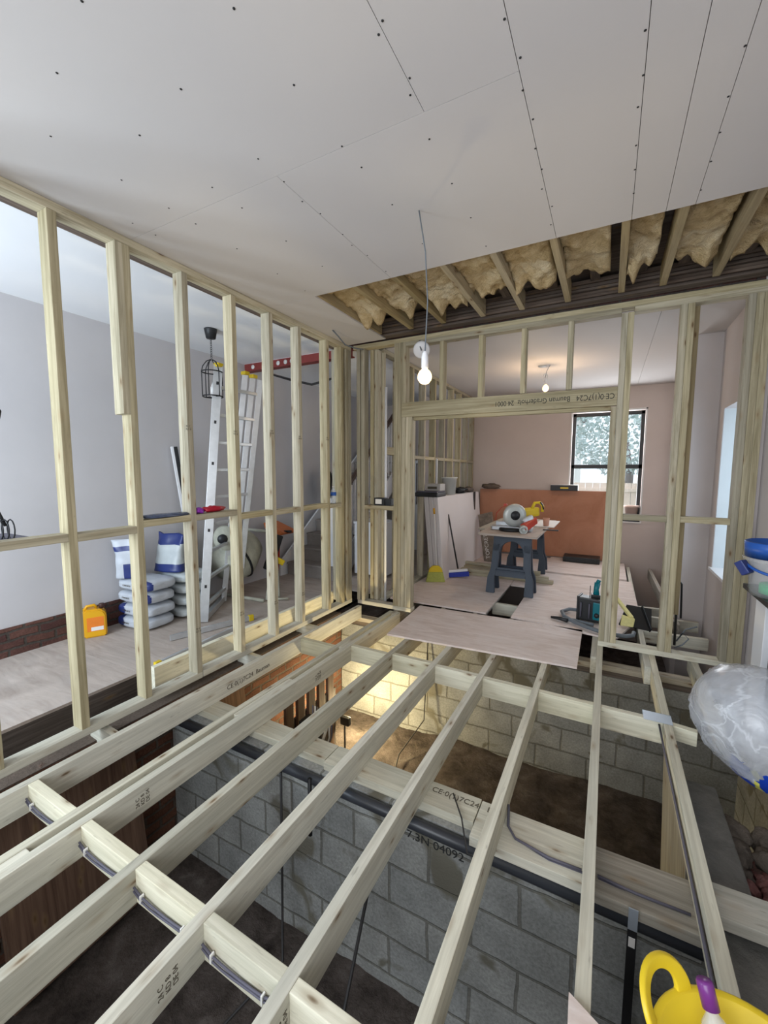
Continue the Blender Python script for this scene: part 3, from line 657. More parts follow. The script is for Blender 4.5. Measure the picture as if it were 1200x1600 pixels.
# short piece beside the second stud
timber('packing_piece', (PX-0.047, 1.560, 2.33-0.43), (PX-0.047, 1.560, ZC-0.048), 0.045, 0.095, 'stud', lp, side=(0, 1, 0))
zn = {0: 1.17, 1: 1.172, 2: 1.178, 3: 1.212, 4: 1.19, 5: 1.207, 6: 1.183, 7: 1.172}
zn = [1.17, 1.176, 1.175, 1.213, 1.217, 1.184, 1.184, 1.190]
for i in range(len(ys)-1):
    z = zn[i]
    timber('noggin', (PX-0.047, ys[i]+0.010, z-0.003), (PX-0.047, ys[i+1]-0.035, z+0.003), 0.095, 0.045, 'brown_wood' if False else 'stud', lp, side=(1, 0, 0))
timber('noggin', (PX-0.047, 3.685, 1.18), (PX-0.047, 3.90, 1.18), 0.095, 0.045, 'stud', lp, side=(1, 0, 0))
for y, z in ((2.025, 0.30), (2.445, 0.30), (2.85, 0.28), (3.24, 0.26)):
    text('24 C\nKD 8', 0.020, (PX+0.0008, y-0.050, z+0.08), (0, 1, 0), (0, 0, 1), 'ink_faint', lp)
for y, z in ((2.01, 1.86), (2.435, 1.86), (2.842, 1.90), (3.225, 1.88), (3.672, 1.9)):
    text('24 C\nKD 8', 0.020, (PX+0.0008, y-0.050, z), (0, 1, 0), (0, 0, 1), 'ink_faint', lp)

# ------------------------------------------------------------------ cross partition with doorway
cp = thing('stud_partition', 'timber stud partition crossing the room with a wide doorway under a deep lintel', 'stud wall', (-0.8, HY+0.047, 0.0))
yc = HY+0.047
timber('sole_plate', (-2.55, yc, TP/2), (-2.08, yc, TP/2), 0.095, TP, 'joist', cp, side=(0, 1, 0))
timber('sole_plate', (-2.08, yc, TP/2), (-1.86, yc, TP/2), 0.105, TP, 'joist', cp, side=(0, 1, 0))
timber('sole_plate', (-0.015, yc, TP/2), (1.0, yc+0.01, TP/2), 0.10, TP, 'joist', cp, side=(0, 1, 0))
timber('top_plate', (-2.60, yc, ZC-0.018), (1.02, yc+0.02, ZC-0.018), 0.095, 0.045, 'stud', cp, side=(0, 1, 0))
timber('top_plate', (0.125, yc, ZC-0.064), (1.02, yc+0.02, ZC-0.064), 0.095, 0.045, 'stud', cp, side=(0, 1, 0))
timber('top_plate', (-1.95, yc, ZC-0.064), (0.034, yc, ZC-0.064), 0.095, 0.045, 'stud', cp, side=(0, 1, 0))
ZT = ZC-0.087
def cst(x, z0=TP, z1=ZT, y=yc, mat='stud', w_=0.045, d=0.095):
    return timber('stud', (x, y, z0), (x, y, z1), w_, d, mat, cp, side=(1, 0, 0))
for x in (-2.535, -2.477): cst(x, z1=ZC-0.04)
cst(-2.415, y=yc+0.10, z1=ZC-0.04); cst(-2.36, y=yc+0.10, z1=ZC-0.04)
for x in (-2.06, -2.014): cst(x, z1=ZC-0.04)
for x in (-1.967, -1.905): cst(x, z1=2.134, w_=0.045 if x < -1.95 else 0.075)
for x in (0.057, 0.103): cst(x)
cst(0.011, z1=2.11, y=yc)
cst(0.463); cst(0.509); cst(0.556, y=yc+0.10, mat='ceiling_joist', z0=0.35)
cst(0.875); cst(0.921); cst(0.967)
cst(-1.967, z0=2.285, z1=ZC-0.04)
for x in (-1.545, -1.145, -0.745, -0.35): cst(x, z0=2.283)
lin = timber('lintel', (-1.99, HY+0.022, 2.212), (0.034, HY+0.022, 2.196), 0.045, 0.155, 'stud', cp, side=(0, 1, 0))
timber('lintel_soffit', (-1.87, yc+0.02, 2.125), (-0.012, yc+0.02, 2.11), 0.05, 0.045, 'stud', cp, side=(0, 1, 0))
text('CE·0(1)7C24   Bauman Graderholz  24·0001', 0.066, (0.015, HY-0.0012, 2.222), (-1, 0, 0), (0, 0, -1), 'ink', lin, squeeze=0.85)
for xa, xb, z in ((0.126, 0.44, 1.17), (0.532, 0.852, 1.172), (-2.455, -2.083, 1.15)):
    timber('noggin', (xa, yc, z), (xb, yc, z-0.002), 0.095, 0.048, 'stud', cp, side=(0, 1, 0))

# ------------------------------------------------------------------ far partition between far room and hall
fp = thing('stud_partition', 'distant timber stud partition on the left of the far room behind the plasterboards', 'stud wall', (-2.36, 6.1, 0.0))
timber('sole_plate', (-2.36, 4.30, TP/2), (-2.36, 8.0, TP/2), 0.095, TP, 'joist', fp)
timber('top_plate', (-2.36, 4.30, ZC-0.03), (-2.36, 8.0, ZC-0.03), 0.095, 0.045, 'stud', fp)
for k in range(10):
    y = 4.33+0.402*k
    timber('stud', (-2.36, y, TP), (-2.36, y, ZC-0.05), 0.045, 0.095, 'stud', fp, side=(0, 1, 0))
    if k < 9 and k != 0: timber('noggin', (-2.36, y+0.0225, 1.75), (-2.36, y+0.38, 1.75), 0.095, 0.045, 'stud', fp, side=(1, 0, 0))
timber('noggin', (-2.36, 4.3525, 1.80), (-2.36, 4.70, 1.80), 0.095, 0.09, 'stud', fp, side=(1, 0, 0))

# ------------------------------------------------------------------ ceiling opening: joists, insulation, old timbers
cj = thing('ceiling_joist_frame', 'row of exposed ceiling joists in the opening beyond the plasterboard', 'ceiling frame', (-0.7, 3.4, ZC))
cx = [-2.155, -1.80, -1.46, -1.08, -0.735, -0.367, 0.02, 0.295, 0.617, 0.93]
for x in cx:
    timber('joist', (x, 2.70, ZC+0.0725+0.013), (x, 3.93, ZC+0.0725+0.013), 0.045, 0.145, 'ceiling_joist', cj)
for x0, x1 in zip(cx[:-1], cx[1:]):
    pass
ow = thing('old_beam', 'dark old laths and floor timbers above the cross partition head', 'beam', (-0.6, 4.02, 2.95))
for i, (y, z, h_) in enumerate(((4.06, 2.985, 0.022), (4.045, 3.012, 0.020), (4.05, 3.036, 0.022), (4.03, 3.062, 0.02), (4.035, 3.09, 0.024), (4.02, 3.12, 0.03))):
    timber('lath', (-2.6, y, z), (1.02, y+0.01, z+0.004), 0.10, h_, 'old_wood', ow, side=(0, 1, 0))
for x in (-1.93, -1.30, -0.88, -0.49, -0.17, 0.155, 0.42, 0.80):
    timber('lath', (x, 2.7, 3.14), (x, 3.97, 3.14), 0.07, 0.05, 'old_wood', ow)
o = sbox('ceiling_upper_boards', -2.75, 1.2, 2.6, 4.4, 3.17, 3.20, 'old_wood')
sbox('wall_above_head', -2.75, 1.2, 4.17, 4.30, 2.975, 3.17, 'brick_dark')

def batt(x0, x1, y0, y1, seed, droop):
    b2 = bmesh.new(); nx, ny = 16, 40; top = []; bot = []
    for i in range(nx+1):
        rt_, rb_ = [], []
        for j in range(ny+1):
            u = i/nx; v = j/ny
            x = x0+(x1-x0)*u+0.012*mnoise.noise(Vector((v*5, seed, u))); 
            y = y0+(y1-y0)*v + (0.06*mnoise.noise(Vector((u*4, seed*2.3, 1.7))) if j > ny-8 else 0)
            zb = 3.035+0.035*mnoise.noise(Vector((x*7, y*6, seed)))+0.03*mnoise.noise(Vector((x*17, y*13, seed+5)))+0.014*mnoise.noise(Vector((x*40, y*40, seed)))
            edge = max(0, (v-0.72)/0.28)
            zb -= droop*edge*max(0.0, 0.4+mnoise.noise(Vector((u*3.3, seed*1.1, 0.3)))*1.5)
            rb_.append(b2.verts.new((x, y, zb))); rt_.append(b2.verts.new((x, y, max(zb+0.05, 3.13))))
        top.append(rt_); bot.append(rb_)
    for i in range(nx):
        for j in range(ny):
            b2.faces.new((bot[i][j], bot[i][j+1], bot[i+1][j+1], bot[i+1][j])); b2.faces.new((top[i][j], top[i+1][j], top[i+1][j+1], top[i][j+1]))
    for i in range(nx):
        b2.faces.new((bot[i][ny], top[i][ny], top[i+1][ny], bot[i+1][ny])); b2.faces.new((bot[i][0], bot[i+1][0], top[i+1][0], top[i][0]))
    for j in range(ny):
        b2.faces.new((bot[0][j], top[0][j], top[0][j+1], bot[0][j+1])); b2.faces.new((bot[nx][j], bot[nx][j+1], top[nx][j+1], top[nx][j]))
    mb = MB(); mb._add(b2, None, True)
    return mb.obj('insulation_batt', 'insul')
nm = ['leftmost', 'second', 'third', 'fourth', 'fifth', 'sixth', 'seventh', 'eighth', 'rightmost']
ends = [3.55, 3.58, 3.62, 3.55, 3.52, 3.60, 3.56, 3.62, 3.66]
for i, (x0, x1) in enumerate(zip(cx[:-1], cx[1:])):
    o = batt(x0+0.024, x1-0.05 if i not in (5, 6) else x1-0.08, 2.68, ends[i], i+1, 0.10)
    tag(o, 'yellow mineral wool in the ceiling opening, %s bay from the left' % nm[i] if i not in (0, 8) else 'yellow mineral wool hanging in the %s bay of the ceiling opening' % nm[i], 'insulation', 'insulation between the ceiling joists')

# ------------------------------------------------------------------ pendants
def pendant(x, y, ztop, zb, label, r=0.040, socket_up=0.05, mat='bulb', power=20, bend=0.0, name='pendant_bulb'):
    t = thing(name, label, 'light', (x, y, zb))
    pts = [(x+0.045*bend, y, ztop), (x+0.005*bend, y, ztop-(ztop-zb)*0.25), (x-0.012*bend, y, ztop-(ztop-zb)*0.55), (x, y, zb+0.13)]
    MB().tube(pts, 0.0035, 7).obj('flex', 'rubber', t)
    MB().lathe([(0, 0.141), (0.009, 0.138), (0.015, 0.125), (0.019, 0.105), (0.0195, 0.05), (0.017, 0.048), (0, 0.048)], 16, Matrix.Translation((x, y, zb))).obj('socket', 'white', t)
    MB().lathe([(0, -r), (r*0.55, -r*0.84), (r*0.92, -r*0.4), (r, 0), (r*0.93, r*0.40), (r*0.72, r*0.78), (r*0.45, r*1.02), (0.014, 0.048), (0, 0.049)], 20, Matrix.Translation((x, y, zb))).obj('bulb', mat, t)
    d = bpy.data.lights.new('bulb_light', 'POINT'); d.energy = power; d.color = (1.0, 0.70, 0.42); d.shadow_soft_size = 0.04
    lo = bpy.data.objects.new('bulb_light', d); COL.objects.link(lo); lo.location = (x, y, zb-0.075)
    return t
pendant(-0.925, 2.20, ZC, 2.075, 'lit bulb hanging on a long grey flex from the near ceiling', power=3.5, bend=-1)
t = pendant(-0.79, 6.0, ZC, 2.66, 'lit bulb on a short flex under the far room ceiling', power=16, mat='bulb_far', bend=1)
MB().lathe([(0, 0), (0.05, 0), (0.05, 0.012), (0, 0.012)], 20, Matrix.Translation((-0.84, 6.0, ZC-0.012))).obj('ceiling_rose', 'label', t)
MB().tube([(-0.80+0.03*math.cos(a), 6.0, 2.80+0.05*math.sin(a)) for a in [i*PI/6 for i in range(12)]], 0.006, 6, closed=True).obj('spare_flex_loop', 'label', t)
# loose ceiling rose hanging beyond the doorway head
lr = thing('loose_ceiling_rose', 'round white ceiling fitting hanging loose behind the near lit bulb', 'ceiling rose', (-1.745, 4.06, 2.72))
MB().lathe([(0, 0), (0.085, 0), (0.085, 0.012), (0.07, 0.02), (0, 0.02)], 28, Matrix.Translation((-1.745, 4.06, 2.795)) @ Vector((0.36, -0.86, -0.36)).to_track_quat('Z', 'Y').to_matrix().to_4x4()).obj('rose_plate', 'white', lr)
MB().tube([(-1.78, 4.10, 2.90), (-1.79, 4.05, 2.86), (-1.75, 4.03, 2.82), (-1.735, 4.035, 2.78)], 0.007, 6).obj('flex', 'rubber', lr)
cable([(-2.49, 3.55, ZC), (-2.46, 3.62, 2.90), (-2.47, 3.75, 2.86), (-2.45, 3.95, 2.87), (-2.44, 4.06, 2.89)], 'grey cable end hanging from the ceiling just before the corner', 0.007, 'rubber', twin=False)

# ------------------------------------------------------------------ lamp in the cellar
wl = thing('work_lamp', 'small black work lamp standing on the soil in the cellar corner', 'work lamp', (-2.21, 3.30, -1.28))
MB().box(-2.28, -2.14, 3.24, 3.36, -1.28, -1.26, 0.005).box(-2.215, -2.205, 3.30, 3.32, -1.26, -0.98).obj('lamp_stand', 'black', wl)
MB().box(-2.26, -2.16, 3.30, 3.35, -0.98, -0.90, 0.008).obj('lamp_head', 'black', wl)
MB().box(-2.25, -2.17, 3.351, 3.354, -0.97, -0.91).obj('lamp_lens', emit('lamp_lens_glow', (1.0, 0.8, 0.4), 8), wl)
for loc, e in (((-2.20, 3.50, -0.92), 66), ):
    d = bpy.data.lights.new('work_lamp_light', 'POINT'); d.energy = e; d.color = (1.0, 0.82, 0.46); d.shadow_soft_size = 0.06
    lo = bpy.data.objects.new('work_lamp_light', d); COL.objects.link(lo); lo.location = loc
# cellar partition boards and junk
cb_ = thing('cellar_partition', 'upright brown board partition in the cellar below the double joist', 'partition', (-2.3, 2.9, -1.3))
for i in range(5):
    timber('upright', (-2.22-0.012*i, 2.50+0.16*i, -1.3), (-2.22-0.012*i, 2.50+0.16*i, -0.16), 0.03, 0.09, 'brown_wood', cb_, side=(1, 0, 0))
timber('panel', (-2.27, 2.85, -1.3), (-2.27, 2.85, -0.55), 0.02, 0.75, 'old_wood', cb_, side=(1, 0, 0))
o = timber('brown_board', (-2.58, 1.15, -1.26), (-2.71, 1.15, -0.25), 0.02, 0.75, 'brown_wood', side=(1, 0, 0)); tag(o, 'dark red-brown board leaning on the brick cellar wall below the left partition', 'board')
o = timber('brown_board', (-2.58, 2.30, -1.26), (-2.71, 2.30, -0.22), 0.02, 0.34, 'brown_wood', side=(1, 0, 0)); tag(o, 'orange-brown upright board in the cellar between the first joist and the double joist', 'board')
jb = thing('cable_bundle', 'tangle of grey and white cables hanging in the lit cellar opening', 'cables', (-1.95, 2.3, -0.8))
for k in range(9):
    x = -1.93+0.022*k; mb = MB(); s_ = random.uniform(0.9, 1.1)
    mb.tube([(x, 2.45, -0.25), (x+0.02, 2.42, -0.42*s_), (x-0.02, 2.38, -0.60*s_), (x+0.015, 2.40, -0.85*s_)], 0.006, 6)
    mb.obj('cable', random.choice(['label', 'cable', 'label', 'stone']), jb)
bx_ = thing('junction_box', 'dark electrical box with wires on the boards in the cellar opening', 'electrical box', (-2.05, 2.6, -0.75))
MB().box(-2.16, -1.98, 2.55, 2.68, -0.78, -0.50, 0.01).obj('box_body', 'black', bx_)
MB().box(-2.13, -2.01, 2.53, 2.55, -0.72, -0.56, 0.01).obj('box_cover', 'cable', bx_)

# ------------------------------------------------------------------ left room
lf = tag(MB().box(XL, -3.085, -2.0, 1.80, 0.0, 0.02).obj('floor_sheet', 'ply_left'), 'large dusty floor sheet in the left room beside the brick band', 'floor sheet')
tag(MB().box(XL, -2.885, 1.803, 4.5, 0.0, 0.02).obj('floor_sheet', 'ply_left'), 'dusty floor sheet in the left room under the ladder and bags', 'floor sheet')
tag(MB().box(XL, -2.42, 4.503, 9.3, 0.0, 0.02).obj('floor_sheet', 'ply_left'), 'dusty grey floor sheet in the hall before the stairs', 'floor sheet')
edge = timber('old_joist', (-3.115, -1.9, -0.085), (-3.115, 1.8, -0.085), 0.05, 0.165, 'old_wood'); tag(edge, 'dark old joist edge under the left room floor sheet', 'joist')
lb = timber('edge_timber', (-2.86, 1.775, 0.035), (-2.86, 4.02, 0.035), 0.045, 0.19, 'joist_fresh'); tag(lb, 'bright pale timber on edge standing behind the partition sole plate', 'timber')
# red steel beam
rs = thing('steel_beam', 'dark red painted steel beam spanning the hall below the ceiling', 'steel beam', (-3.5, 4.2, 2.87))
mb = MB(); mb.box(-4.3, -2.65, 4.12, 4.22, 2.86, 2.872).box(-4.3, -2.65, 4.12, 4.22, 2.94, 2.952).box(-4.3, -2.65, 4.165, 4.175, 2.872, 2.94); mb.obj('beam_body', 'red_oxide', rs)
MB().box(-4.3, -2.65, 4.121, 4.165, 2.87, 2.942).obj('beam_infill', 'red_oxide', rs)
for x in (-4.15, -3.86, -3.72, -3.60, -3.50, -3.02):
    MB().lathe([(0, 0), (0.028, 0), (0.028, 0.003), (0, 0.003)], 18, Matrix.Translation((x, 4.119, 2.905)) @ Matrix.Rotation(R(90), 4, 'X')).obj('paint_mark', 'label', rs)
cable([(-3.95, 4.1, 2.82), (-3.5, 4.12, 2.68), (-3.2, 4.12, 2.60), (-2.75, 4.12, 2.66)], 'dark cables sagging below the red steel beam', 0.008, 'cable_dark')
# lantern
la = thing('lantern_pendant', 'black metal cage lantern hanging on a chain from the left room ceiling', 'light', (-3.55, 2.97, 2.1))
lx, ly = -3.55, 2.97
MB().lathe([(0, 0), (0.045, 0), (0.062, 0.085), (0.062, 0.09), (0, 0.09)], 20, Matrix.Translation((lx, ly, ZC-0.09))).obj('ceiling_cup', 'black', la)
mb = MB()
for k in range(9):
    z = ZC-0.09-0.012-0.021*k
    mb.tube([(lx+0.008*math.cos(a)*(1 if k % 2 else 0.2), ly+0.008*math.cos(a)*(0.2 if k % 2 else 1), z+0.014*math.sin(a)) for a in [i*PI/4 for i in range(8)]], 0.0022, 5, closed=True)
mb.obj('chain', 'black_metal', la)
mb = MB(); zt, zb_, rr = 2.66, 2.30, 0.098
for k in range(6):
    a = k*PI/3; pr_ = [(0.012, zt+0.0), (0.05, zt-0.02), (0.085, zt-0.07), (rr, zt-0.12), (rr*0.98, zb_)]
    mb.tube([(lx+r_*math.cos(a), ly+r_*math.sin(a), z) for r_, z in pr_], 0.005, 6)
for z, r_ in ((zt-0.12, rr), (zb_, rr*0.98)):
    mb.tube([(lx+r_*math.cos(a), ly+r_*math.sin(a), z) for a in [i*PI/12 for i in range(24)]], 0.006, 6, closed=True)
mb.box(lx-0.095, lx+0.095, ly-0.006, ly+0.006, zb_-0.004, zb_+0.004)
mb.obj('cage', 'black_metal', la)
MB().lathe([(0, 0), (0.02, 0), (0.02, 0.09), (0.012, 0.1), (0, 0.17)], 12, Matrix.Translation((lx, ly, zb_))).obj('candle_holder', 'label', la)
# pole leaning on wall
po = thing('aluminium_straightedge', 'black and white straightedge pole leaning on the left wall behind the bags', 'straightedge', (-3.9, 3.0, 0.02))
a0, a1 = Vector((-4.10, 3.13, 0.06)), Vector((-4.25, 2.985, 1.82))
mb = MB(); bar(mb, a0, a1, 0.022, 0.03, side=(0.3, 1, 0)); mb.obj('white_edge', 'white', po)
mb = MB(); bar(mb, a0+Vector((0.02, 0.03, 0)), a1+Vector((0.02, 0.03, 0.0)), 0.03, 0.03, side=(0.3, 1, 0)); mb.obj('black_back', 'black', po)
# ladder (three section aluminium, leaning on the steel beam)
ld = thing('ladder', 'tall three-section aluminium ladder leaning on the red steel beam in the left room', 'ladder', (-3.75, 3.05, 0.02))
bL, bR = Vector((-3.55, 2.76, 0.03)), Vector((-3.93, 3.34, 0.03))
tL, tR = Vector((-3.50, 3.01, 2.61)), Vector((-3.56, 3.42, 2.62))
nrm = Vector((0.75, 0.5, 0)).normalized()
off = Vector((0.055, 0.045, 0))
axL = (tL-bL); axR = (tR-bR)
sec = [0, 1, 2]
for s_ in range(3):
    o_ = Vector((0.06*s_, 0.055*s_, 0.0))
    if s_ == 0:
        mb = MB(); bar(mb, bL, tL, 0.085, 0.028, side=(0.64, 0.77, 0), bev=0.003); mb.obj('rail', 'alu', ld)
    mb = MB(); bar(mb, bR+o_+(Vector((0, 0, 0.0)) if s_ == 0 else axR*0.15), tR+o_-axR*0.012*s_, 0.060, 0.026, side=(0.64, 0.77, 0), bev=0.003); mb.obj('rail', 'alu', ld)
for k in range(9):
    t_ = 0.06+0.107*k
    mb = MB(); bar(mb, bL+axL*t_, bR+axR*t_+Vector((0.10, 0.09, 0)) if k > 2 else bR+axR*t_, 0.035, 0.032, bev=0.003); mb.obj('rung', 'alu', ld)
for t_ in (0.14, 0.36, 0.62, 0.78, 0.93):
    c_ = bL+axL*t_+Vector((0.77, -0.64, 0))*0.0143; mb = MB(); bar(mb, c_-axL*0.006, c_+axL*0.006, 0.022, 0.002, side=(0.64, 0.77, 0)); mb.obj('rail_hole', 'black', ld)
mb = MB(); bar(mb, bL+axL*0.01-Vector((0.02, -0.03, 0)), bR+axR*0.01+Vector((-.05, .05, 0)), 0.05, 0.06, bev=0.003); mb.obj('stabiliser_bar', 'alu', ld)
for e in (tL, tR, tR+Vector((0.06, 0.055, -0.03))):
    MB().box(e.x-0.035, e.x+0.035, e.y-0.035, e.y+0.035, e.z-0.02, e.z+0.02, 0.01).obj('end_cap', 'yellow', ld)
text('AKENNY', 0.05, tL-axL*0.54+Vector((0.012, -0.018, 0)), axL, (-0.86, -0.3, 0), 'ink', ld) if False else None
# black wire thing at far left
fl = thing('floor_fan_frame', 'black wire-framed stand partly in view at the left edge of the left room', 'stand', (-3.25, 1.12, 0.9))
MB().tube([(-3.33, 1.12, 2.05), (-3.20, 1.145, 1.90), (-3.21, 1.14, 1.86), (-3.33, 1.10, 1.66)], 0.008, 6).obj('bent_arm', 'black_metal', fl)
MB().tube([(-3.30, 1.08, 1.45), (-3.18, 1.12, 1.22)], 0.009, 6).obj('lower_arm', 'black_metal', fl)
mb = MB()
for k in range(5): mb.tube([(-3.22+0.02*k+0.05*math.cos(a), 1.05+0.02*k, 1.20+0.06*math.sin(a)) for a in [i*PI/6 for i in range(12)]], 0.004, 5, closed=True)
mb.obj('wire_coil', 'black_metal', fl)
MB().box(-3.45, -3.13, 0.98, 1.22, 1.11, 1.145, 0.004).box(-3.60, -3.43, 0.9, 1.1, 1.115, 1.14).box(-3.60, -3.55, 0.9, 0.95, 0.02, 1.12).obj('base_tray', 'cable', fl)
# jerry can
jc = thing('jerry_can', 'orange-yellow plastic can with dark cap and label on the left room floor', 'can', (-4.16, 2.06, 0.02), R(62))
def local(parent, mb, name, mat):
    me = bpy.data.meshes.new(name); mb.bm.to_mesh(me); mb.bm.free(); me.materials.append(M[mat] if isinstance(mat, str) else mat)
    o = bpy.data.objects.new(name, me); COL.objects.link(o); attach(o, WM[parent].copy(), parent); return o
b = MB().prism([(-0.085, 0), (0.085, 0), (0.092, 0.02), (0.092, 0.20), (0.07, 0.245), (0.03, 0.262), (-0.07, 0.262), (-0.092, 0.24), (-0.092, 0.02)], -0.065, 0.065, 0.012)
local(jc, b, 'can_body', 'yellow_can')
local(jc, MB().tube([(-0.08, 0, 0.25), (-0.055, 0, 0.285), (0.0, 0, 0.29), (0.02, 0, 0.262)], 0.013, 8), 'handle', 'yellow_can')
local(jc, MB().lathe([(0, 0.255), (0.024, 0.255), (0.024, 0.292), (0.02, 0.297), (0, 0.297)], 16, Matrix.Translation((0.058, 0, 0))), 'cap', plain('dark_brown_cap', (0.05, 0.02, 0.015), 0.5))
local(jc, MB().box(-0.06, 0.07, -0.0665, -0.065, 0.06, 0.19), 'can_label', plain('orange_label', (0.75, 0.20, 0.02), 0.5))
local(jc, MB().box(-0.03, 0.065, -0.0675, -0.0665, 0.065, 0.10), 'label_strip', 'label')
# bags stack
def bag_mesh(seed, L_=0.47, W_=0.34, H_=0.121):
    b2 = bmesh.new(); bmesh.ops.create_icosphere(b2, subdivisions=5, radius=1)
    for v in b2.verts:
        c = v.co; k = (abs(c.x)**5+abs(c.y)**5+abs(c.z)**3.2)**(-1/4.6)
        n_ = mnoise.noise(c*2.2+Vector((seed*2.1, seed, 1)))
        n2 = mnoise.noise(c*6+Vector((seed*1.3, 2, seed)))
        q = c*k
        v.co = Vector((q.x*L_/2*(1+0.012*n2), q.y*W_/2*(1+0.015*n2), q.z*H_/2*(1+0.05*n_+0.04*n2)+H_/2))
    return b2
def bag(x, y, z, rz, seed, label, group, band=-1, mat='bag'):
    t = thing('cement_bag', label, 'bag', (x, y, z), rz, group)
    mb = MB(); mb._add(bag_mesh(seed), None, True)
    o = local(t, mb, 'bag_body', mat)
    # printed end: second material on faces at one end
    o.data.materials.append(M['navy'])
    for p in o.data.polygons:
        c = p.center
        e = c.x*band
        if band and e > 0.07+0.9*abs(c.z-0.06) and c.y < -0.11: p.material_index = 1
    text('CONCRETE', 0.022, WM[t] @ Vector((-0.12, -0.1745, 0.052)), WM[t].to_3x3() @ Vector((1, 0, 0)), WM[t].to_3x3() @ Vector((0, 0, 1)), 'ink_faint', o)
    return t
gl = 'bags stacked on the floor of the left room'
pos = ['bottom bag', 'second bag from the floor', 'third bag from the floor', 'top lying bag']
for i in range(4):
    bag(-4.02+0.01*(i % 2), 2.46+0.008*i, 0.02+0.122*i, R(2+2*(i % 2)), i, 'grey-navy bag, %s, in the stack beside the yellow can' % pos[i], gl, band=1 if i > 1 else -1)
for i in range(4):
    bag(-4.02+0.012*(i % 2), 2.88+0.01*(i % 3), 0.02+0.122*i, R(-2+2*(i % 2)), i+7, 'plain grey bag, %s, in the stack nearer the ladder' % pos[i], gl, band=0, mat='bag_silver')
# standing bags
def upright(x, y, z, rz, lean, H_, W_, label, topbend, mats):
    t = thing('upright_bag', label, 'bag', (x, y, z), rz)
    b2 = bmesh.new(); n, m = 20, 24; rings = []
    for j in range(m+1):
        v = j/m; wd = W_/2*(1-0.10*math.sin(v*PI))*(1-0.25*max(0, v-0.75)); th = 0.055*(1-v**3)+0.012
        ring = []
        for i in range(n):
            a = 2*PI*i/n; ca, sa = math.cos(a), math.sin(a)
            xx = wd*math.copysign(abs(ca)**0.6, ca); yy = th*math.copysign(abs(sa)**0.8, sa)
            nz_ = mnoise.noise(Vector((xx*9, yy*9+v*4, lean*10)))
            ring.append(b2.verts.new((xx+topbend*max(0, v-0.6)**1.5, yy+lean*v+0.018*nz_+0.02*math.sin(xx*30)*v, v*H_+0.03*v*mnoise.noise(Vector((xx*10, 3, lean))))))
        rings.append(ring)
    for A, B in zip(rings, rings[1:]):
        for i in range(n): b2.faces.new((A[i], A[(i+1) % n], B[(i+1) % n], B[i]))
    b2.faces.new(rings[0][::-1]); b2.faces.new(rings[-1])
    mb = MB(); mb._add(b2, None, True); o = local(t, mb, 'bag_body', mats[0]); o.data.materials.append(M[mats[1]])
    for p in o.data.polygons:
        v = p.center.z/H_
        if mats[2](p.center.x/(W_/2), v): p.material_index = 1
    return t
upright(-4.03, 2.74, 0.508, R(18), 0.05, 0.39, 0.34, 'silver bag with navy bands standing upright on top of the bag stacks', 0.0, ('bag_silver', 'navy', lambda u, v: v < 0.2 or v > 0.72))
upright(-4.13, 2.37, 0.508, R(30), -0.03, 0.38, 0.20, 'crumpled half-empty white and navy bag slumped on the front bag stack', -0.14, ('bag', 'navy', lambda u, v: (v < 0.38 and u > -0.2) or (0.70 < v < 0.84)))
# bag strip on noggin between studs 2 and 3
mb = MB(); mb.blob((PX-0.05, 1.83, 1.248), 0.055, 0.19, 0.014, 0.5, 2.5, 3, 4, flat=0.7)
tag(mb.obj('folded_plastic_bag', plain('slate_blue_film', (0.07, 0.09, 0.15), 0.25, var=0.35, scale=30)), 'flat folded dark blue plastic bag resting on the partition cross piece', 'plastic bag')
ct = thing('crisp_packet', 'shiny red and purple wrapper lying on the partition cross piece before the ladder', 'wrapper', (PX-0.05, 2.16, 1.24))
MB().blob((PX-0.045, 2.20, 1.262), 0.035, 0.10, 0.024, 0.5, 3, 3, 2, flat=0.9).obj('red_wrap', 'redlabel', ct)
MB().blob((PX-0.045, 2.07, 1.258), 0.03, 0.045, 0.022, 0.6, 4, 3, 5, flat=0.9).obj('purple_wrap', plain('violet_foil', (0.35, 0.05, 0.55), 0.2, 0.3), ct)
# water bottle + box on noggins
wb = thing('water_bottle', 'small clear water bottle with blue label on the cross piece near the corner', 'bottle', (PX-0.04, 3.80, 1.2025))
MB().lathe([(0, 0), (0.03, 0), (0.032, 0.01), (0.032, 0.12), (0.028, 0.14), (0.012, 0.165), (0.012, 0.175), (0, 0.175)], 16, Matrix.Translation((PX-0.04, 3.80, 1.2025))).obj('bottle_body', 'bottle', wb)
MB().lathe([(0.0325, 0.085), (0.033, 0.085), (0.033, 0.125), (0.0325, 0.125)], 16, Matrix.Translation((PX-0.04, 3.80, 1.2025))).obj('bottle_label', 'blue', wb)
MB().lathe([(0, 0.174), (0.014, 0.174), (0.014, 0.19), (0, 0.19)], 12, Matrix.Translation((PX-0.04, 3.80, 1.2025))).obj('bottle_cap', 'label', wb)
sbx = thing('screw_box', 'black and white box of fixings on the short cross piece left of the doorway', 'box', (-2.25, yc, 1.174))
MB().box(-2.33, -2.20, yc-0.04, yc+0.04, 1.1745, 1.26, 0.002).obj('box_body', 'black', sbx)
MB().box(-2.315, -2.235, yc-0.0415, yc-0.0402, 1.19, 1.245).obj('box_label', 'label', sbx)
MB().box(-2.196, -2.12, yc-0.03, yc+0.04, 1.1745, 1.25, 0.002).obj('second_box', 'black', sbx)
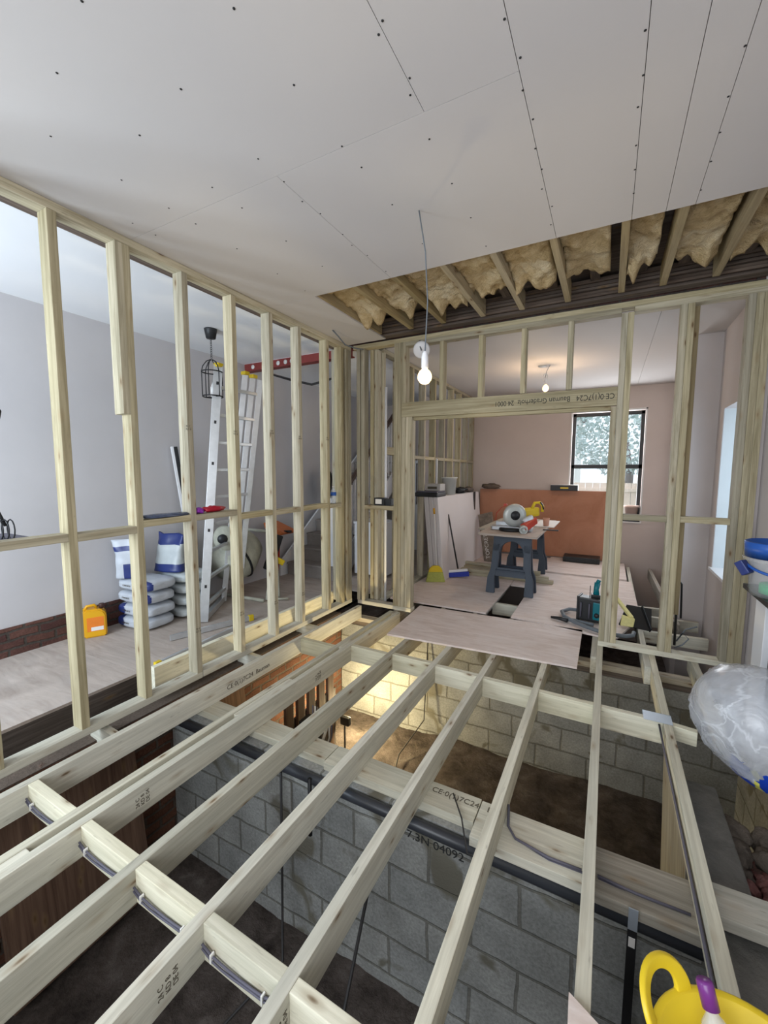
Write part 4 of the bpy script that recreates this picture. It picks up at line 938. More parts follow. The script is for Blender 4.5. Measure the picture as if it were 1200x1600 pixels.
# levels on floor
for i, (pa, pb_, lab) in enumerate((((-3.03, 1.94, 0.045), (-3.10, 2.75, 0.045), 'long yellow-ended spirit level on the floor right behind the bright edge timber'), ((-3.18, 3.02, 0.05), (-3.42, 2.30, 0.05), 'second aluminium spirit level with a yellow end lying on the floor below the ladder'))):
    t = thing('spirit_level', lab, 'spirit level', pa)
    mb = MB(); bar(mb, pa, pb_, 0.025, 0.05, bev=0.003); mb.obj('level_body', 'alu', t)
    pv = Vector(pa); q = (pv-Vector(pb_)).normalized()
    mb = MB(); bar(mb, pv+q*0.04, pv-q*0.01, 0.035, 0.06, bev=0.004); mb.obj('end_cap', 'yellow', t)
# cement mixer
mx_ = thing('cement_mixer', 'cement-splashed mixer drum on a tubular frame behind the ladder', 'cement mixer', (-3.85, 3.75, 0.02))
Mt = Matrix.Translation((-4.02, 3.60, 0.52)) @ Matrix.Rotation(R(-62), 4, 'X') @ Matrix.Rotation(R(10), 4, 'Y')
mb = MB().lathe([(0, -0.27), (0.16, -0.27), (0.27, -0.16), (0.31, 0.0), (0.30, 0.06), (0.22, 0.22), (0.17, 0.30), (0.155, 0.30), (0.20, 0.20), (0.27, 0.04), (0.26, -0.1), (0.12, -0.22), (0, -0.22)], 32, Mt)
mb.obj('drum', 'mixer', mx_)
mb = MB().tube([Mt @ Vector((0.312*math.cos(a), 0.312*math.sin(a), 0.0)) for a in [i*PI/16 for i in range(32)]], 0.014, 6, closed=True); mb.obj('gear_ring', 'black_metal', mx_)
mb = MB().tube([(-4.22, 3.85, 0.04), (-4.20, 3.9, 0.55), (-4.18, 3.9, 0.80), (-3.66, 3.9, 0.80), (-3.62, 3.9, 0.55), (-3.45, 3.75, 0.04)], 0.02, 8).tube([(-4.2, 3.5, 0.04), (-3.5, 3.55, 0.04)], 0.02, 8).tube([(-3.64, 3.9, 0.7), (-3.50, 3.6, 0.04), (-3.30, 3.75, 0.04)], 0.018, 8)
mb.obj('frame', 'mixer', mx_)
MB().lathe([(0, -0.10), (0.12, -0.10), (0.135, -0.08), (0.135, 0.10), (0, 0.10)], 28, Matrix.Translation((-3.86, 3.34, 0.79)) @ Matrix.Rotation(R(52), 4, 'Z') @ Matrix.Rotation(R(90), 4, 'X')).obj('motor_housing', 'mixer', mx_)
MB().lathe([(0, 0), (0.055, 0), (0.055, 0.005), (0, 0.005)], 20, Matrix.Translation((-3.86, 3.34, 0.79)) @ Matrix.Rotation(R(52), 4, 'Z') @ Matrix.Rotation(R(90), 4, 'X') @ Matrix.Translation((-0.04, 0, 0.101))).obj('vent', 'black', mx_)
mb = MB(); bar(mb, (-3.66, 4.0, 0.75), (-3.72, 3.85, 0.32), 0.10, 0.10, bev=0.02); mb.obj('motor_cover', 'black', mx_)
mb = MB(); bar(mb, (-3.60, 3.96, 0.46), (-3.62, 3.93, 0.40), 0.11, 0.11, bev=0.01); mb.obj('yellow_collar', 'yellow', mx_)
# wheelbarrow leaning: orange tray and handle
wbw = thing('wheelbarrow', 'orange-red wheelbarrow tipped up beside the mixer in the hall', 'wheelbarrow', (-3.8, 4.3, 0.02))
mb = MB(); mb.prism([(-0.14, 0.0), (0.14, 0.0), (0.20, 0.05), (-0.20, 0.08)], -0.15, 0.15, 0.01, Matrix.Translation((-4.02, 4.42, 0.72)) @ Matrix.Rotation(R(14), 4, 'Y')); mb.obj('tray', 'orange', wbw)
mb = MB().tube([(-4.15, 4.36, 0.74), (-3.98, 4.35, 0.725), (-3.87, 4.35, 0.735)], 0.014, 8).tube([(-4.1, 4.5, 0.74), (-4.15, 4.5, 0.04)], 0.016, 8).tube([(-3.98, 4.30, 0.72), (-4.05, 4.3, 0.04)], 0.016, 8); mb.obj('barrow_frame', 'red', wbw)
MB().tube([(-3.87, 4.35, 0.735), (-3.76, 4.35, 0.742)], 0.018, 8).obj('grip', 'black', wbw)

# stairs
stt = thing('staircase', 'dusty staircase with white string and balusters climbing away in the hall', 'staircase', (-3.85, 4.7, 0.02))
for k in range(9):
    y0 = 4.72+0.235*k; z1 = 0.02+0.19*(k+1)
    MB().box(-4.17, -3.40 if k else -3.25, y0, y0+0.27, z1-0.03, z1, 0.006).obj('tread', 'stair', stt)
    MB().box(-4.17, -3.42 if k else -3.27, y0+0.02, y0+0.035, z1-0.19, z1-0.03).obj('riser', 'stair', stt)
mb = MB().prism([(4.6, 0.02), (4.95, 0.02), (7.0, 1.70), (7.0, 2.05), (4.6, 0.22)], -0.015, 0.015, 0.0, Matrix.Translation((-4.20, 0, 0)) @ Matrix.Rotation(R(90), 4, 'Z') @ Matrix.Scale(1, 4)); mb.obj('wall_string', 'white', stt)
mb = MB().prism([(4.9, 0.02), (5.2, 0.02), (6.9, 1.42), (6.9, 1.75), (4.85, 0.15)], -0.015, 0.015, 0.0, Matrix.Translation((-3.40, 0, 0)) @ Matrix.Rotation(R(90), 4, 'Z')); mb.obj('outer_string', 'white', stt)
for k in range(9):
    y = 5.0+0.2*k; zb0 = 0.20+0.19/0.235*(y-4.9)+0.08
    for q in (0, 0.1):
        MB().box(-3.425, -3.395, y+q, y+q+0.03, zb0+q*0.8-0.1, zb0+q*0.8+0.75).obj('baluster', 'white', stt)
mb = MB(); bar(mb, (-3.41, 4.9, 1.08), (-3.41, 6.9, 2.70), 0.06, 0.05, bev=0.01); mb.obj('handrail', 'handrail', stt)
MB().box(-3.455, -3.365, 4.80, 4.89, 0.02, 1.18, 0.006).obj('newel_post', 'white', stt)
lbn = thing('landing_balustrade', 'short white balustrade seen through the stud gap left of the doorway', 'balustrade', (-3.5, 7.5, 0.02))
for k in range(8): MB().box(-4.0+0.11*k, -3.97+0.11*k, 7.5, 7.53, 0.90, 1.72).obj('baluster', 'white', lbn)
MB().box(-4.05, -3.15, 7.48, 7.55, 1.72, 1.77, 0.005).obj('top_rail', 'white', lbn)
MB().box(-4.05, -3.15, 7.48, 7.55, 0.02, 0.92, 0.005).obj('base_panel', 'white_matt', lbn)
wc = thing('white_cabinet', 'low white cabinet in the hall seen between the corner studs', 'cabinet', (-2.95, 5.35, 0.02))
MB().box(-3.25, -2.75, 5.15, 5.6, 0.06, 0.80, 0.006).obj('cabinet_body', 'white', wc)
MB().box(-3.26, -2.74, 5.14, 5.61, 0.80, 0.83, 0.004).obj('cabinet_top', 'white', wc)
MB().tube([(-2.20, 4.24, 0.0), (-2.21, 4.24, 2.90)], 0.012, 8)
o = MB().tube([(-2.26, 4.26, 0.02), (-2.26, 4.26, 2.5)], 0.014, 10).obj('white_pipe', 'white'); tag(o, 'thin white plastic pipe standing upright left of the doorway', 'pipe')
o = MB().box(-3.06, -2.94, 7.0, 8.9, 0.02, 2.9).obj('hall_partition', 'wall_grey'); tag(o, 'grey plastered partition deep in the hall behind the studs', 'partition')
hc = thing('hanging_coat', 'dark coat hanging at the foot of the stairs wall', 'coat', (-4.0, 5.5, 1.2))
MB().blob((-4.05, 5.55, 1.35), 0.08, 0.12, 0.28, 0.35, 2, 3, 3).obj('coat_body', 'black', hc)

# ------------------------------------------------------------------ far room floor sheets
def sheet(pts, z0, th, label, mat='ply'):
    b2 = bmesh.new(); lo = [b2.verts.new((x, y, z0)) for x, y in pts]; hi = [b2.verts.new((x, y, z0+th)) for x, y in pts]; n = len(pts)
    b2.faces.new(lo[::-1]); b2.faces.new(hi)
    for i in range(n): b2.faces.new((lo[i], lo[(i+1) % n], hi[(i+1) % n], hi[i]))
    bmesh.ops.recalc_face_normals(b2, faces=b2.faces)
    mb = MB(); mb._add(b2)
    return tag(mb.obj('floor_sheet', mat), label, 'floor sheet')
sheet([(-1.785, 3.40), (-0.147, 3.515), (-0.152, 4.40), (-1.845, 4.33)], 0.002, 0.017, 'pinkish plywood sheet in front, laid on the joists through the doorway')
sheet([(-2.29, 4.44), (-1.11, 4.445), (-1.12, 6.6), (-2.29, 6.6)], 0.001, 0.018, 'pinkish floor sheet under the brooms left of the open slot')
sheet([(-0.845, 4.455), (0.13, 4.30), (0.375, 5.09), (0.355, 6.72), (-0.845, 6.72)], 0.001, 0.018, 'pale floor sheet under the radio right of the open slot')
sheet([(-2.29, 6.61), (-0.85, 6.61), (-0.85, 7.95), (-2.29, 7.95)], 0.001, 0.018, 'pinkish floor sheet at the back behind the trestle')
sheet([(-0.84, 6.73), (0.30, 6.73), (0.30, 7.95), (-0.84, 7.95)], 0.001, 0.040, 'thick pale floor sheet at the back below the red plywood')
sheet([(-1.11, 5.75), (-0.85, 5.75), (-0.85, 6.6), (-1.11, 6.6)], 0.001, 0.018, 'narrow floor sheet strip under the trestle')
# open slot shows dark joist space (ground already below)
# red ply against far wall + things
o = MB().box(-2.17, -0.02, 7.99, 8.008, 0.045, 1.235).obj('red_plywood_sheet', 'ply_red'); tag(o, 'large red-brown plywood sheet standing against the far wall below the window', 'plywood')
tbx = thing('tool_case', 'flat dark tool case with a yellow catch on top of the red plywood', 'tool case', (-0.66, 7.96, 1.235))
MB().box(-0.89, -0.45, 7.87, 8.035, 1.236, 1.33, 0.006).obj('case_body', 'black', tbx)
MB().box(-0.89, -0.45, 7.87, 8.035, 1.331, 1.338, 0.002).obj('case_lid_edge', 'label', tbx)
MB().box(-0.73, -0.60, 7.862, 7.87, 1.27, 1.295).obj('case_catch', 'yellow', tbx)
rm = MB().blob((-1.95, 7.93, 1.285), 0.17, 0.06, 0.055, 0.3, 3, 3, 6, flat=0.85).obj('brown_pouch', 'old_wood'); tag(rm, 'dark brown tool pouch at the left end of the red plywood top edge', 'tool pouch')
o = MB().box(-0.62, -0.06, 7.62, 7.95, 0.042, 0.13, 0.01).box(-0.60, -0.10, 7.60, 7.64, 0.07, 0.10, 0.005).obj('black_track', 'black'); tag(o, 'long low black plastic crate on the floor under the red plywood', 'crate')
pp = thing('plant_pot', 'pale terracotta pot on the far window sill', 'plant pot', (0.385, 8.0, 0.742))
pmx = Matrix.Translation((0.385, 7.99, 0.743)) 
MB().lathe([(0, 0), (0.075, 0), (0.105, 0.17), (0.112, 0.17), (0.112, 0.20), (0.10, 0.20), (0.095, 0.17), (0, 0.17)], 20, Matrix.Translation((0.36, 7.93, 0.95))).obj('pot_body', 'pot', pp)
bpy.data.objects.remove(pp, do_unlink=True) if False else None
# plasterboard stack
for k in range(9):
    b_x, t_x = -1.97-0.024*k, -2.085-0.024*k
    if True:
        a, b_ = Vector((b_x, 0, 0.021)), Vector((t_x, 0, 1.20))
        tt = 0.0195; y0 = 5.47+0.008*(k % 3); y1 = 7.55
        mb = MB(); mb.prism([(a.x, a.z), (b_.x, b_.z), (b_.x-tt, b_.z), (a.x-tt, a.z)], y0, y1, 0.0015)
        o = mb.obj('plasterboard_sheet', 'plasterboard')
        tag(o, ('front plasterboard sheet of the stack leaning left in the far room' if k == 0 else 'rearmost plasterboard sheet of the leaning stack, next to the studs' if k == 8 else 'plasterboard sheet in the leaning stack, %s from the front' % ['', 'second', 'third', 'fourth', 'fifth', 'sixth', 'seventh', 'eighth'][k]), 'plasterboard', 'plasterboard sheets leaning on the far partition')
# stuff on top of the boards
c1 = thing('black_case', 'flat black plastic case with grey lid on the plasterboard stack', 'case', (-2.25, 5.65, 1.203))
MB().box(-2.42, -2.08, 5.45, 5.80, 1.204, 1.262, 0.012).obj('case_body', 'black', c1)
MB().box(-2.41, -2.09, 5.46, 5.79, 1.263, 1.283, 0.008).obj('case_lid', 'cable', c1)
c2 = thing('grey_case', 'grey labelled case standing on the black case in the far room', 'case', (-2.2, 5.7, 1.284))
MB().box(-2.30, -2.08, 5.56, 5.76, 1.285, 1.385, 0.008).obj('case_body', plain('mid_grey', (0.42, 0.40, 0.38), 0.5), c2)
MB().box(-2.27, -2.13, 5.556, 5.56, 1.31, 1.345).obj('case_label', 'ink_faint', c2)
c3 = thing('white_bucket', 'white-grey plastic bucket on the plasterboard stack', 'bucket', (-2.17, 6.15, 1.203))
MB().lathe([(0, 0), (0.095, 0), (0.115, 0.25), (0.125, 0.25), (0.125, 0.27), (0.11, 0.27), (0.09, 0.01), (0, 0.01)], 24, Matrix.Translation((-2.19, 6.25, 1.203))).obj('bucket_body', plain('off_white_plastic', (0.60, 0.62, 0.60), 0.4), c3)
o = MB().blob((-2.16, 6.75, 1.25), 0.10, 0.14, 0.055, 0.5, 3, 3, 9, flat=0.85).obj('tool_bag', 'black'); tag(o, 'dark soft tool bag at the back of the plasterboard stack', 'tool bag')
o = MB().blob((-2.17, 7.2, 1.24), 0.09, 0.12, 0.05, 0.5, 3, 3, 12, flat=0.75).obj('rag', 'old_wood'); tag(o, 'crumpled dark rag on the far end of the plasterboard stack', 'rag')
mb = MB(); mb.box(-2.075, -2.055, 7.2, 7.27, 0.85, 1.21, 0.003); o = mb.obj('hanging_belt', 'black'); tag(o, 'black tool belt hanging over the front of the plasterboard stack', 'belt')
o = MB().box(-2.28, -2.26, 5.9, 5.915, 1.21, 1.75).obj('white_strip', 'white'); tag(o, 'thin bright white strip standing behind the grey case', 'strip') 
# leaning stone board with lettering
bl = thing('leaning_building_board', 'short grey printed building board leaning beside the plasterboard stack', 'board', (-1.8, 7.2, 0.02))
mb = MB(); bar(mb, (-1.70, 7.1, 0.03), (-1.90, 7.35, 0.82), 0.26, 0.05, side=(1, -0.2, 0.2), bev=0.003); mb.obj('board_body', 'stone', bl)
text('TOPCRETE', 0.10, (-1.72, 7.068, 0.08), (-0.22, 0.28, 0.9), (-1, 0.2, -0.25), 'label', bl)
# brooms
br1 = thing('broom', 'yellow-green bristled broom with pale handle leaning on the plasterboards', 'broom', (-2.02, 5.42, 0.02))
MB().tube([(-2.06, 5.42, 0.22), (-2.115, 5.435, 0.98)], 0.012, 8).obj('handle', 'white_matt', br1)
MB().tube([(-2.115, 5.435, 0.97), (-2.122, 5.437, 1.05)], 0.014, 8).obj('grip', 'yellow_can', br1)
mb = MB().prism([(-0.10, 0.14), (0.10, 0.14), (0.085, 0.19), (0.04, 0.23), (-0.04, 0.23), (-0.085, 0.19)], -0.02, 0.02, 0.006, Matrix.Translation((-2.07, 5.40, 0.02)) @ Matrix.Rotation(R(28), 4, 'Z')); mb.obj('broom_head', 'yellow', br1)
mb = MB().prism([(-0.135, 0.0), (0.135, 0.0), (0.10, 0.14), (-0.10, 0.14)], -0.025, 0.025, 0.004, Matrix.Translation((-2.07, 5.40, 0.02)) @ Matrix.Rotation(R(28), 4, 'Z')); mb.obj('bristles', 'bristle', br1)
br2 = thing('broom', 'blue broom with black handle leaning on the plasterboard face', 'broom', (-1.80, 5.75, 0.02))
MB().tube([(-1.87, 5.78, 0.15), (-2.06, 5.86, 0.93)], 0.012, 8).obj('handle', 'black', br2)
mb = MB(); bar(mb, (-1.99, 5.72, 0.11), (-1.75, 5.86, 0.13), 0.05, 0.035, bev=0.008); mb.obj('broom_head', 'white', br2)
mb = MB(); bar(mb, (-1.99, 5.71, 0.06), (-1.73, 5.86, 0.075), 0.06, 0.07, bev=0.01); mb.obj('bristles', 'bristle_blue', br2)
# timber offcuts under the trestle
oc = [(-1.95, -0.60, 6.05, 0.020), (-1.85, -0.72, 6.13, 0.020), (-1.95, -0.80, 6.22, 0.020), (-1.90, -0.66, 6.06, 0.066), (-1.78, -0.86, 6.17, 0.066), (-1.2, -0.78, 6.10, 0.112), (-2.0, -1.0, 6.45, 0.020), (-2.0, -1.1, 6.52, 0.066)]
ol = ['bottom front', 'bottom middle', 'bottom rear', 'second layer front', 'second layer rear', 'topmost short', 'separate rear lower', 'separate rear upper']
for (x0, x1, y, z), l in zip(oc, ol):
    o = timber('timber_offcut', (x0, y, z+0.0225), (x1, y+random.uniform(-.04, .04), z+0.0225), 0.085, 0.044, 'stud')
    tag(o, 'pale timber length, %s piece of the pile behind the near trestle' % l, 'timber', 'timber lengths piled under the trestle table')
# trestles
def trestle(x, y, label, wid=0.58, ht=0.735):
    t = thing('trestle', label, 'trestle', (x, y, 0.02))
    for s_ in (-1, 1):
        lean = 0.10
        Mx = Matrix.Translation((x, y+s_*0.13, 0.02)) @ Matrix.Rotation(s_*math.atan2(0.12, ht)*1.0, 4, 'X') @ Matrix.Identity(4)
        def seg(p, nm_):
            mb = MB().prism(p, -0.025, 0.025, 0.006, Mx); mb.obj(nm_, 'trestle', t)
        w2_ = wid/2
        for q in (-1, 1):
            p = [(q*w2_, 0), (q*(w2_-0.11), 0), (q*(w2_-0.10), 0.22), (q*(w2_-0.135), 0.30), (q*(w2_-0.145), ht-0.10), (q*(w2_-0.06), ht-0.10), (q*(w2_-0.045), 0.30), (q*(w2_-0.01), 0.20)]
            seg(p if q > 0 else p[::-1], 'leg')
        a = w2_-0.06; top = [(-a, ht), (a, ht), (a, ht-0.10)]
        n = 12; r_ = w2_-0.145
        arch = [(r_*math.cos(i*PI/n), ht-0.22+0.155*math.sin(i*PI/n)) for i in range(n+1)]
        p = [(-a, ht), (-a, ht-0.20)] + [(-r_, ht-0.20)] + arch[::-1][0:] + [(r_, ht-0.20), (a, ht-0.20), (a, ht)]
        seg(p, 'arched_head')
        seg([(-(w2_-0.10), 0.22), (w2_-0.10, 0.22), (w2_-0.11, 0.33), (-(w2_-0.11), 0.33)], 'crossbar')
    MB().box(x-wid/2+0.03, x+wid/2-0.03, y-0.05, y+0.05, ht+0.0, ht+0.035, 0.008).obj('top_bar', 'trestle', t)
    MB().box(x-0.18, x+0.18, y-0.13, y+0.13, 0.31, 0.325, 0.004).obj('tray', 'trestle', t)
trestle(-1.03, 5.38, 'near dark blue plastic trestle under the saw table')
trestle(-1.06, 6.72, 'far dark plastic trestle under the back of the saw table')
tb = thing('table_board', 'worn board table top laid across the two plastic trestles', 'table top', (-1.04, 6.0, 0.78))
def quad(pts, z0, z1, name, mat, par):
    b2 = bmesh.new(); lo = [b2.verts.new((x, y, z0)) for x, y in pts]; hi = [b2.verts.new((x, y, z1)) for x, y in pts]; n = len(pts)
    b2.faces.new(lo[::-1]); b2.faces.new(hi)
    for i in range(n): b2.faces.new((lo[i], lo[(i+1) % n], hi[(i+1) % n], hi[i]))
    bmesh.ops.recalc_face_normals(b2, faces=b2.faces); mb = MB(); mb._add(b2); return mb.obj(name, mat, par)
TZ = 0.776
quad([(-1.40, 5.10), (-0.695, 5.06), (-0.69, 7.05), (-1.44, 7.10)], TZ, TZ+0.024, 'board', 'ply_left', tb)
quad([(-1.52, 5.55), (-1.41, 5.5), (-1.41, 7.0), (-1.52, 7.0)], TZ+0.0, TZ+0.024, 'side_strip', 'grey_wood', tb)
o = MB().box(-0.90, -0.62, 6.05, 6.85, 0.801, 0.812).obj('white_offcut', 'white_matt'); tag(o, 'white board offcut lying on the right side of the saw table', 'board')
# mitre saw
sw = thing('mitre_saw', 'mitre saw with silver blade guard and red arm on the trestle table', 'mitre saw', (-1.05, 5.5, 0.80))
gx, gy, gz = -1.03, 5.45, 1.005
Mg = Matrix.Translation((gx, gy, gz)) @ Matrix.Rotation(R(28), 4, 'Z') @ Matrix.Rotation(R(90), 4, 'X')
MB().lathe([(0, -0.02), (0.14, -0.02), (0.148, 0.0), (0.14, 0.02), (0.10, 0.03), (0.06, 0.032), (0, 0.032)], 40, Mg).obj('blade_guard', plain('cast_silver', (0.50, 0.52, 0.50), 0.4, 0.3), sw)
MB().lathe([(0, 0.03), (0.06, 0.03), (0.058, 0.04), (0, 0.042)], 28, Mg).obj('guard_hub', 'black', sw)
MB().lathe([(0, -0.14), (0.075, -0.14), (0.09, -0.10), (0.09, -0.02), (0, -0.02)], 24, Mg).obj('motor_shroud', 'black', sw)
mb = MB(); bar(mb, (-0.98, 5.62, 1.02), (-0.80, 5.80, 1.04), 0.10, 0.12, bev=0.03); mb.obj('motor_body', 'yellow', sw)
MB().tube([(-0.86, 5.70, 1.08), (-0.83, 5.72, 1.155), (-0.77, 5.74, 1.16), (-0.735, 5.75, 1.11), (-0.74, 5.75, 1.04)], 0.020, 10).obj('handle', 'yellow', sw)
MB().tube([(-0.765, 5.73, 1.165), (-0.735, 5.74, 1.12), (-0.725, 5.74, 1.07)], 0.012, 8).obj('trigger_grip', 'black', sw)
mb = MB(); bar(mb, (-0.90, 5.35, 0.86), (-0.80, 5.55, 0.95), 0.09, 0.09, bev=0.02); mb.obj('pivot_arm', 'red', sw)
MB().lathe([(0, 0), (0.05, 0), (0.05, 0.09), (0.036, 0.09), (0.036, 0.02), (0, 0.02)], 20, Matrix.Translation((-0.90, 5.36, 0.855)) @ Matrix.Rotation(R(100), 4, 'X') @ Matrix.Rotation(R(10), 4, 'Y')).obj('dust_port', plain('cast_silver_b', (0.50, 0.52, 0.50), 0.4, 0.3), sw)
mb = MB(); bar(mb, (-0.93, 5.42, 0.93), (-0.82, 5.50, 0.99), 0.07, 0.07, bev=0.02); mb.obj('silver_bracket', 'alu', sw)
MB().lathe([(0, 0), (0.16, 0), (0.16, 0.03), (0.14, 0.04), (0, 0.04)], 30, Matrix.Translation((-1.07, 5.50, 0.801))).obj('turntable', 'black_metal', sw)
MB().box(-1.32, -0.82, 5.46, 5.60, 0.801, 0.85, 0.008).box(-1.30, -0.84, 5.60, 5.62, 0.85, 0.90, 0.004).obj('base_fence', 'steel', sw)
mb = MB(); bar(mb, (-1.36, 5.62, 0.815), (-1.20, 5.85, 0.90), 0.05, 0.03, bev=0.006); mb.obj('side_rail', 'alu', sw)
MB().tube([(-1.13, 5.5, 1.13), (-1.20, 5.5, 1.10), (-1.27, 5.5, 1.02), (-1.28, 5.5, 0.92)], 0.005, 6).obj('red_cable', 'red', sw)
MB().box(-1.17, -1.13, 5.44, 5.47, 1.125, 1.15, 0.004).obj('knob', 'red', sw)
cp_ = MB().lathe([(0, 0), (0.035, 0), (0.045, 0.11), (0.041, 0.11), (0.032, 0.01), (0, 0.01)], 18, Matrix.Translation((-0.73, 6.12, 0.813))).obj('brown_cup', 'terracotta'); tag(cp_, 'brown cup standing on the white offcut beside the saw', 'cup')
o = MB().box(-0.72, -0.53, 5.72, 5.75, 0.801, 0.816, 0.004).obj('dark_pencil_case', 'black'); tag(o, 'thin dark tool overhanging the right edge of the saw table', 'tool')
# plant pot fix: sits on the sill
for o in list(bpy.data.objects):
    if o.name.startswith('pot_body'): WM[o] = Matrix.Translation((0, 0, -0.205)) @ WM[o]; o.matrix_basis = WM[o.parent].inverted() @ (Matrix.Translation((0.365, FY+0.09, 0.801)))

# radio, hose, brush, dustpan
rd = thing('site_radio', 'boxy black and teal site radio standing on the floor right of the doorway', 'radio', (-0.09, 4.72, 0.02), R(-12))
local(rd, MB().box(-0.12, 0.12, -0.07, 0.07, 0.012, 0.25, 0.014), 'radio_body', 'black')
local(rd, MB().box(0.03, 0.125, -0.078, 0.078, 0.04, 0.22, 0.01), 'teal_panel', 'teal')
local(rd, MB().box(-0.125, -0.105, -0.08, 0.08, 0.0, 0.26, 0.008), 'corner_guard', 'black')
local(rd, MB().tube([(-0.08, -0.085, 0.05), (-0.08, -0.085, 0.20)], 0.008, 6).tube([(0.0, -0.085, 0.05), (0.0, -0.085, 0.20)], 0.008, 6), 'guard_bars', 'cable')
local(rd, MB().lathe([(0, 0), (0.025, 0), (0.02, 0.02), (0, 0.02)], 16, Matrix.Translation((0.07, -0.078, 0.09)) @ Matrix.Rotation(R(90), 4, 'X')), 'dial', 'black')
local(rd, MB().tube([(-0.02, 0, 0.25), (-0.02, 0.0, 0.37)], 0.004, 6), 'aerial', 'black')
dr = thing('cordless_drill', 'teal cordless tool standing upright on top of the site radio', 'drill', (-0.06, 4.75, 0.271))
MB().tube([(-0.05, 4.75, 0.27), (-0.055, 4.75, 0.35), (-0.045, 4.75, 0.42)], [0.035, 0.025, 0.03], 10).obj('tool_body', 'teal', dr)
MB().tube([(-0.045, 4.75, 0.42), (-0.03, 4.75, 0.45)], 0.02, 10).obj('tool_nose', 'teal', dr)
MB().box(-0.10, -0.01, 4.71, 4.79, 0.2715, 0.30, 0.006).obj('battery', 'black', dr)
hz = thing('vacuum_hose', 'grey vacuum hose with a crevice nozzle curling round the site radio', 'hose', (-0.2, 4.6, 0.02))
hp = [(-0.33, 4.55, 0.05), (-0.36, 4.75, 0.055), (-0.30, 4.88, 0.05), (-0.20, 4.86, 0.05)]
MB().tube([(-0.21, 4.93, 0.05), (-0.31, 4.92, 0.05), (-0.375, 4.80, 0.05), (-0.34, 4.65, 0.05), (-0.24, 4.52, 0.05), (-0.12, 4.42, 0.05), (-0.02, 4.36, 0.05), (0.1, 4.32, 0.05), (0.21, 4.33, 0.05), (0.27, 4.38, 0.05), (0.28, 4.44, 0.06)], 0.019, 12).obj('hose_tube', 'rubber', hz)
MB().tube([(-0.46, 4.60, 0.035), (-0.36, 4.55, 0.05), (-0.30, 4.52, 0.05)], [0.012, 0.02, 0.02], 10).obj('nozzle', 'black', hz)
MB().tube([(-0.36, 4.55, 0.05), (-0.24, 4.56, 0.05), (-0.06, 4.52, 0.045)], 0.018, 10).obj('nozzle_hose', 'rubber', hz)
bsh = thing('hand_brush', 'hand brush with yellow bristles leaning on the black dustpan', 'brush', (0.22, 4.72, 0.02))
mb = MB(); bar(mb, (0.13, 4.95, 0.24), (0.27, 4.66, 0.13), 0.035, 0.03, bev=0.008); mb.obj('brush_back', 'bristle_yellow', bsh)
mb = MB().prism([(-0.06, 0.0), (0.05, 0.0), (0.06, 0.08), (-0.05, 0.10)], -0.025, 0.025, 0.004, Matrix.Translation((0.235, 4.66, 0.045))); mb.obj('bristles', 'bristle_yellow', bsh)
mb = MB(); bar(mb, (0.06, 5.06, 0.28), (0.14, 4.93, 0.235), 0.025, 0.02, bev=0.006); mb.obj('handle', 'black', bsh)
dp = thing('dustpan', 'black dustpan tipped up beside the hand brush', 'dustpan', (0.32, 4.75, 0.02))
mb = MB().prism([(-0.14, 0), (0.14, 0), (0.11, 0.25), (-0.11, 0.25)], -0.006, 0.006, 0.002, Matrix.Translation((0.30, 4.70, 0.022)) @ Matrix.Rotation(R(-12), 4, 'Z') @ Matrix.Rotation(R(-48), 4, 'X')); mb.obj('pan', 'black', dp)
mb = MB(); bar(mb, (0.43, 4.66, 0.03), (0.36, 4.86, 0.20), 0.01, 0.05, bev=0.002); mb.obj('pan_side', 'black', dp)
clp = thing('bar_clamp', 'black bar clamp standing upright behind the middle post', 'clamp', (0.60, 4.3, 0.05))
MB().tube([(0.575, 4.28, 0.06), (0.57, 4.30, 0.62)], 0.010, 8).tube([(0.61, 4.30, 0.30), (0.60, 4.30, 0.60), (0.575, 4.3, 0.63)], 0.008, 8).obj('clamp_bar', 'black', clp)
MB().tube([(0.57, 4.22, 0.06), (0.62, 4.2, 0.10), (0.66, 4.2, 0.16), (0.62, 4.22, 0.20), (0.58, 4.22, 0.12), (0.64, 4.25, 0.22), (0.72, 4.25, 0.26)], 0.006, 6).obj('looped_cable', 'rubber', clp)

# ------------------------------------------------------------------ right side: fireplace, bucket, bag, rubble
fpl = thing('fireplace_surround', 'white fireplace surround with dark opening and black mantel shelf at the right edge', 'fireplace', (0.93, 2.6, 0.0))
MB().box(0.84, 1.02, 3.12, 3.30, 0.0, 0.83, 0.004).obj('white_jamb', 'white', fpl)
MB().box(0.99, 1.02, 1.9, 3.12, 0.0, 0.80, 0.004).obj('dark_insert', 'black', fpl)
MB().box(0.87, 0.99, 2.95, 3.12, 0.0, 0.80, 0.004).obj('insert_frame', plain('charcoal', (0.045, 0.05, 0.055), 0.5), fpl)
MB().box(0.78, 1.02, 1.8, 3.34, 0.832, 0.862, 0.004).obj('mantel_shelf', 'black', fpl)
bk = thing('clear_bucket', 'clear plastic bucket with blue rim and handle holding a green sponge at the right edge', 'bucket', (0.90, 3.05, 0.863))
bxm = Matrix.Translation((0.87, 3.06, 0.8635))
MB().lathe([(0, 0), (0.125, 0), (0.145, 0.20), (0.155, 0.24), (0.150, 0.24), (0.12, 0.01), (0, 0.01)], 32, bxm).obj('bucket_body', 'clear', bk)
MB().lathe([(0.150, 0.235), (0.156, 0.215), (0.162, 0.30), (0.154, 0.305), (0.148, 0.22)], 32, bxm).obj('blue_rim', 'blue', bk)
MB().lathe([(0.1565, 0.195), (0.164, 0.195), (0.166, 0.213), (0.157, 0.213)], 32, bxm).obj('clear_collar', 'clear', bk)
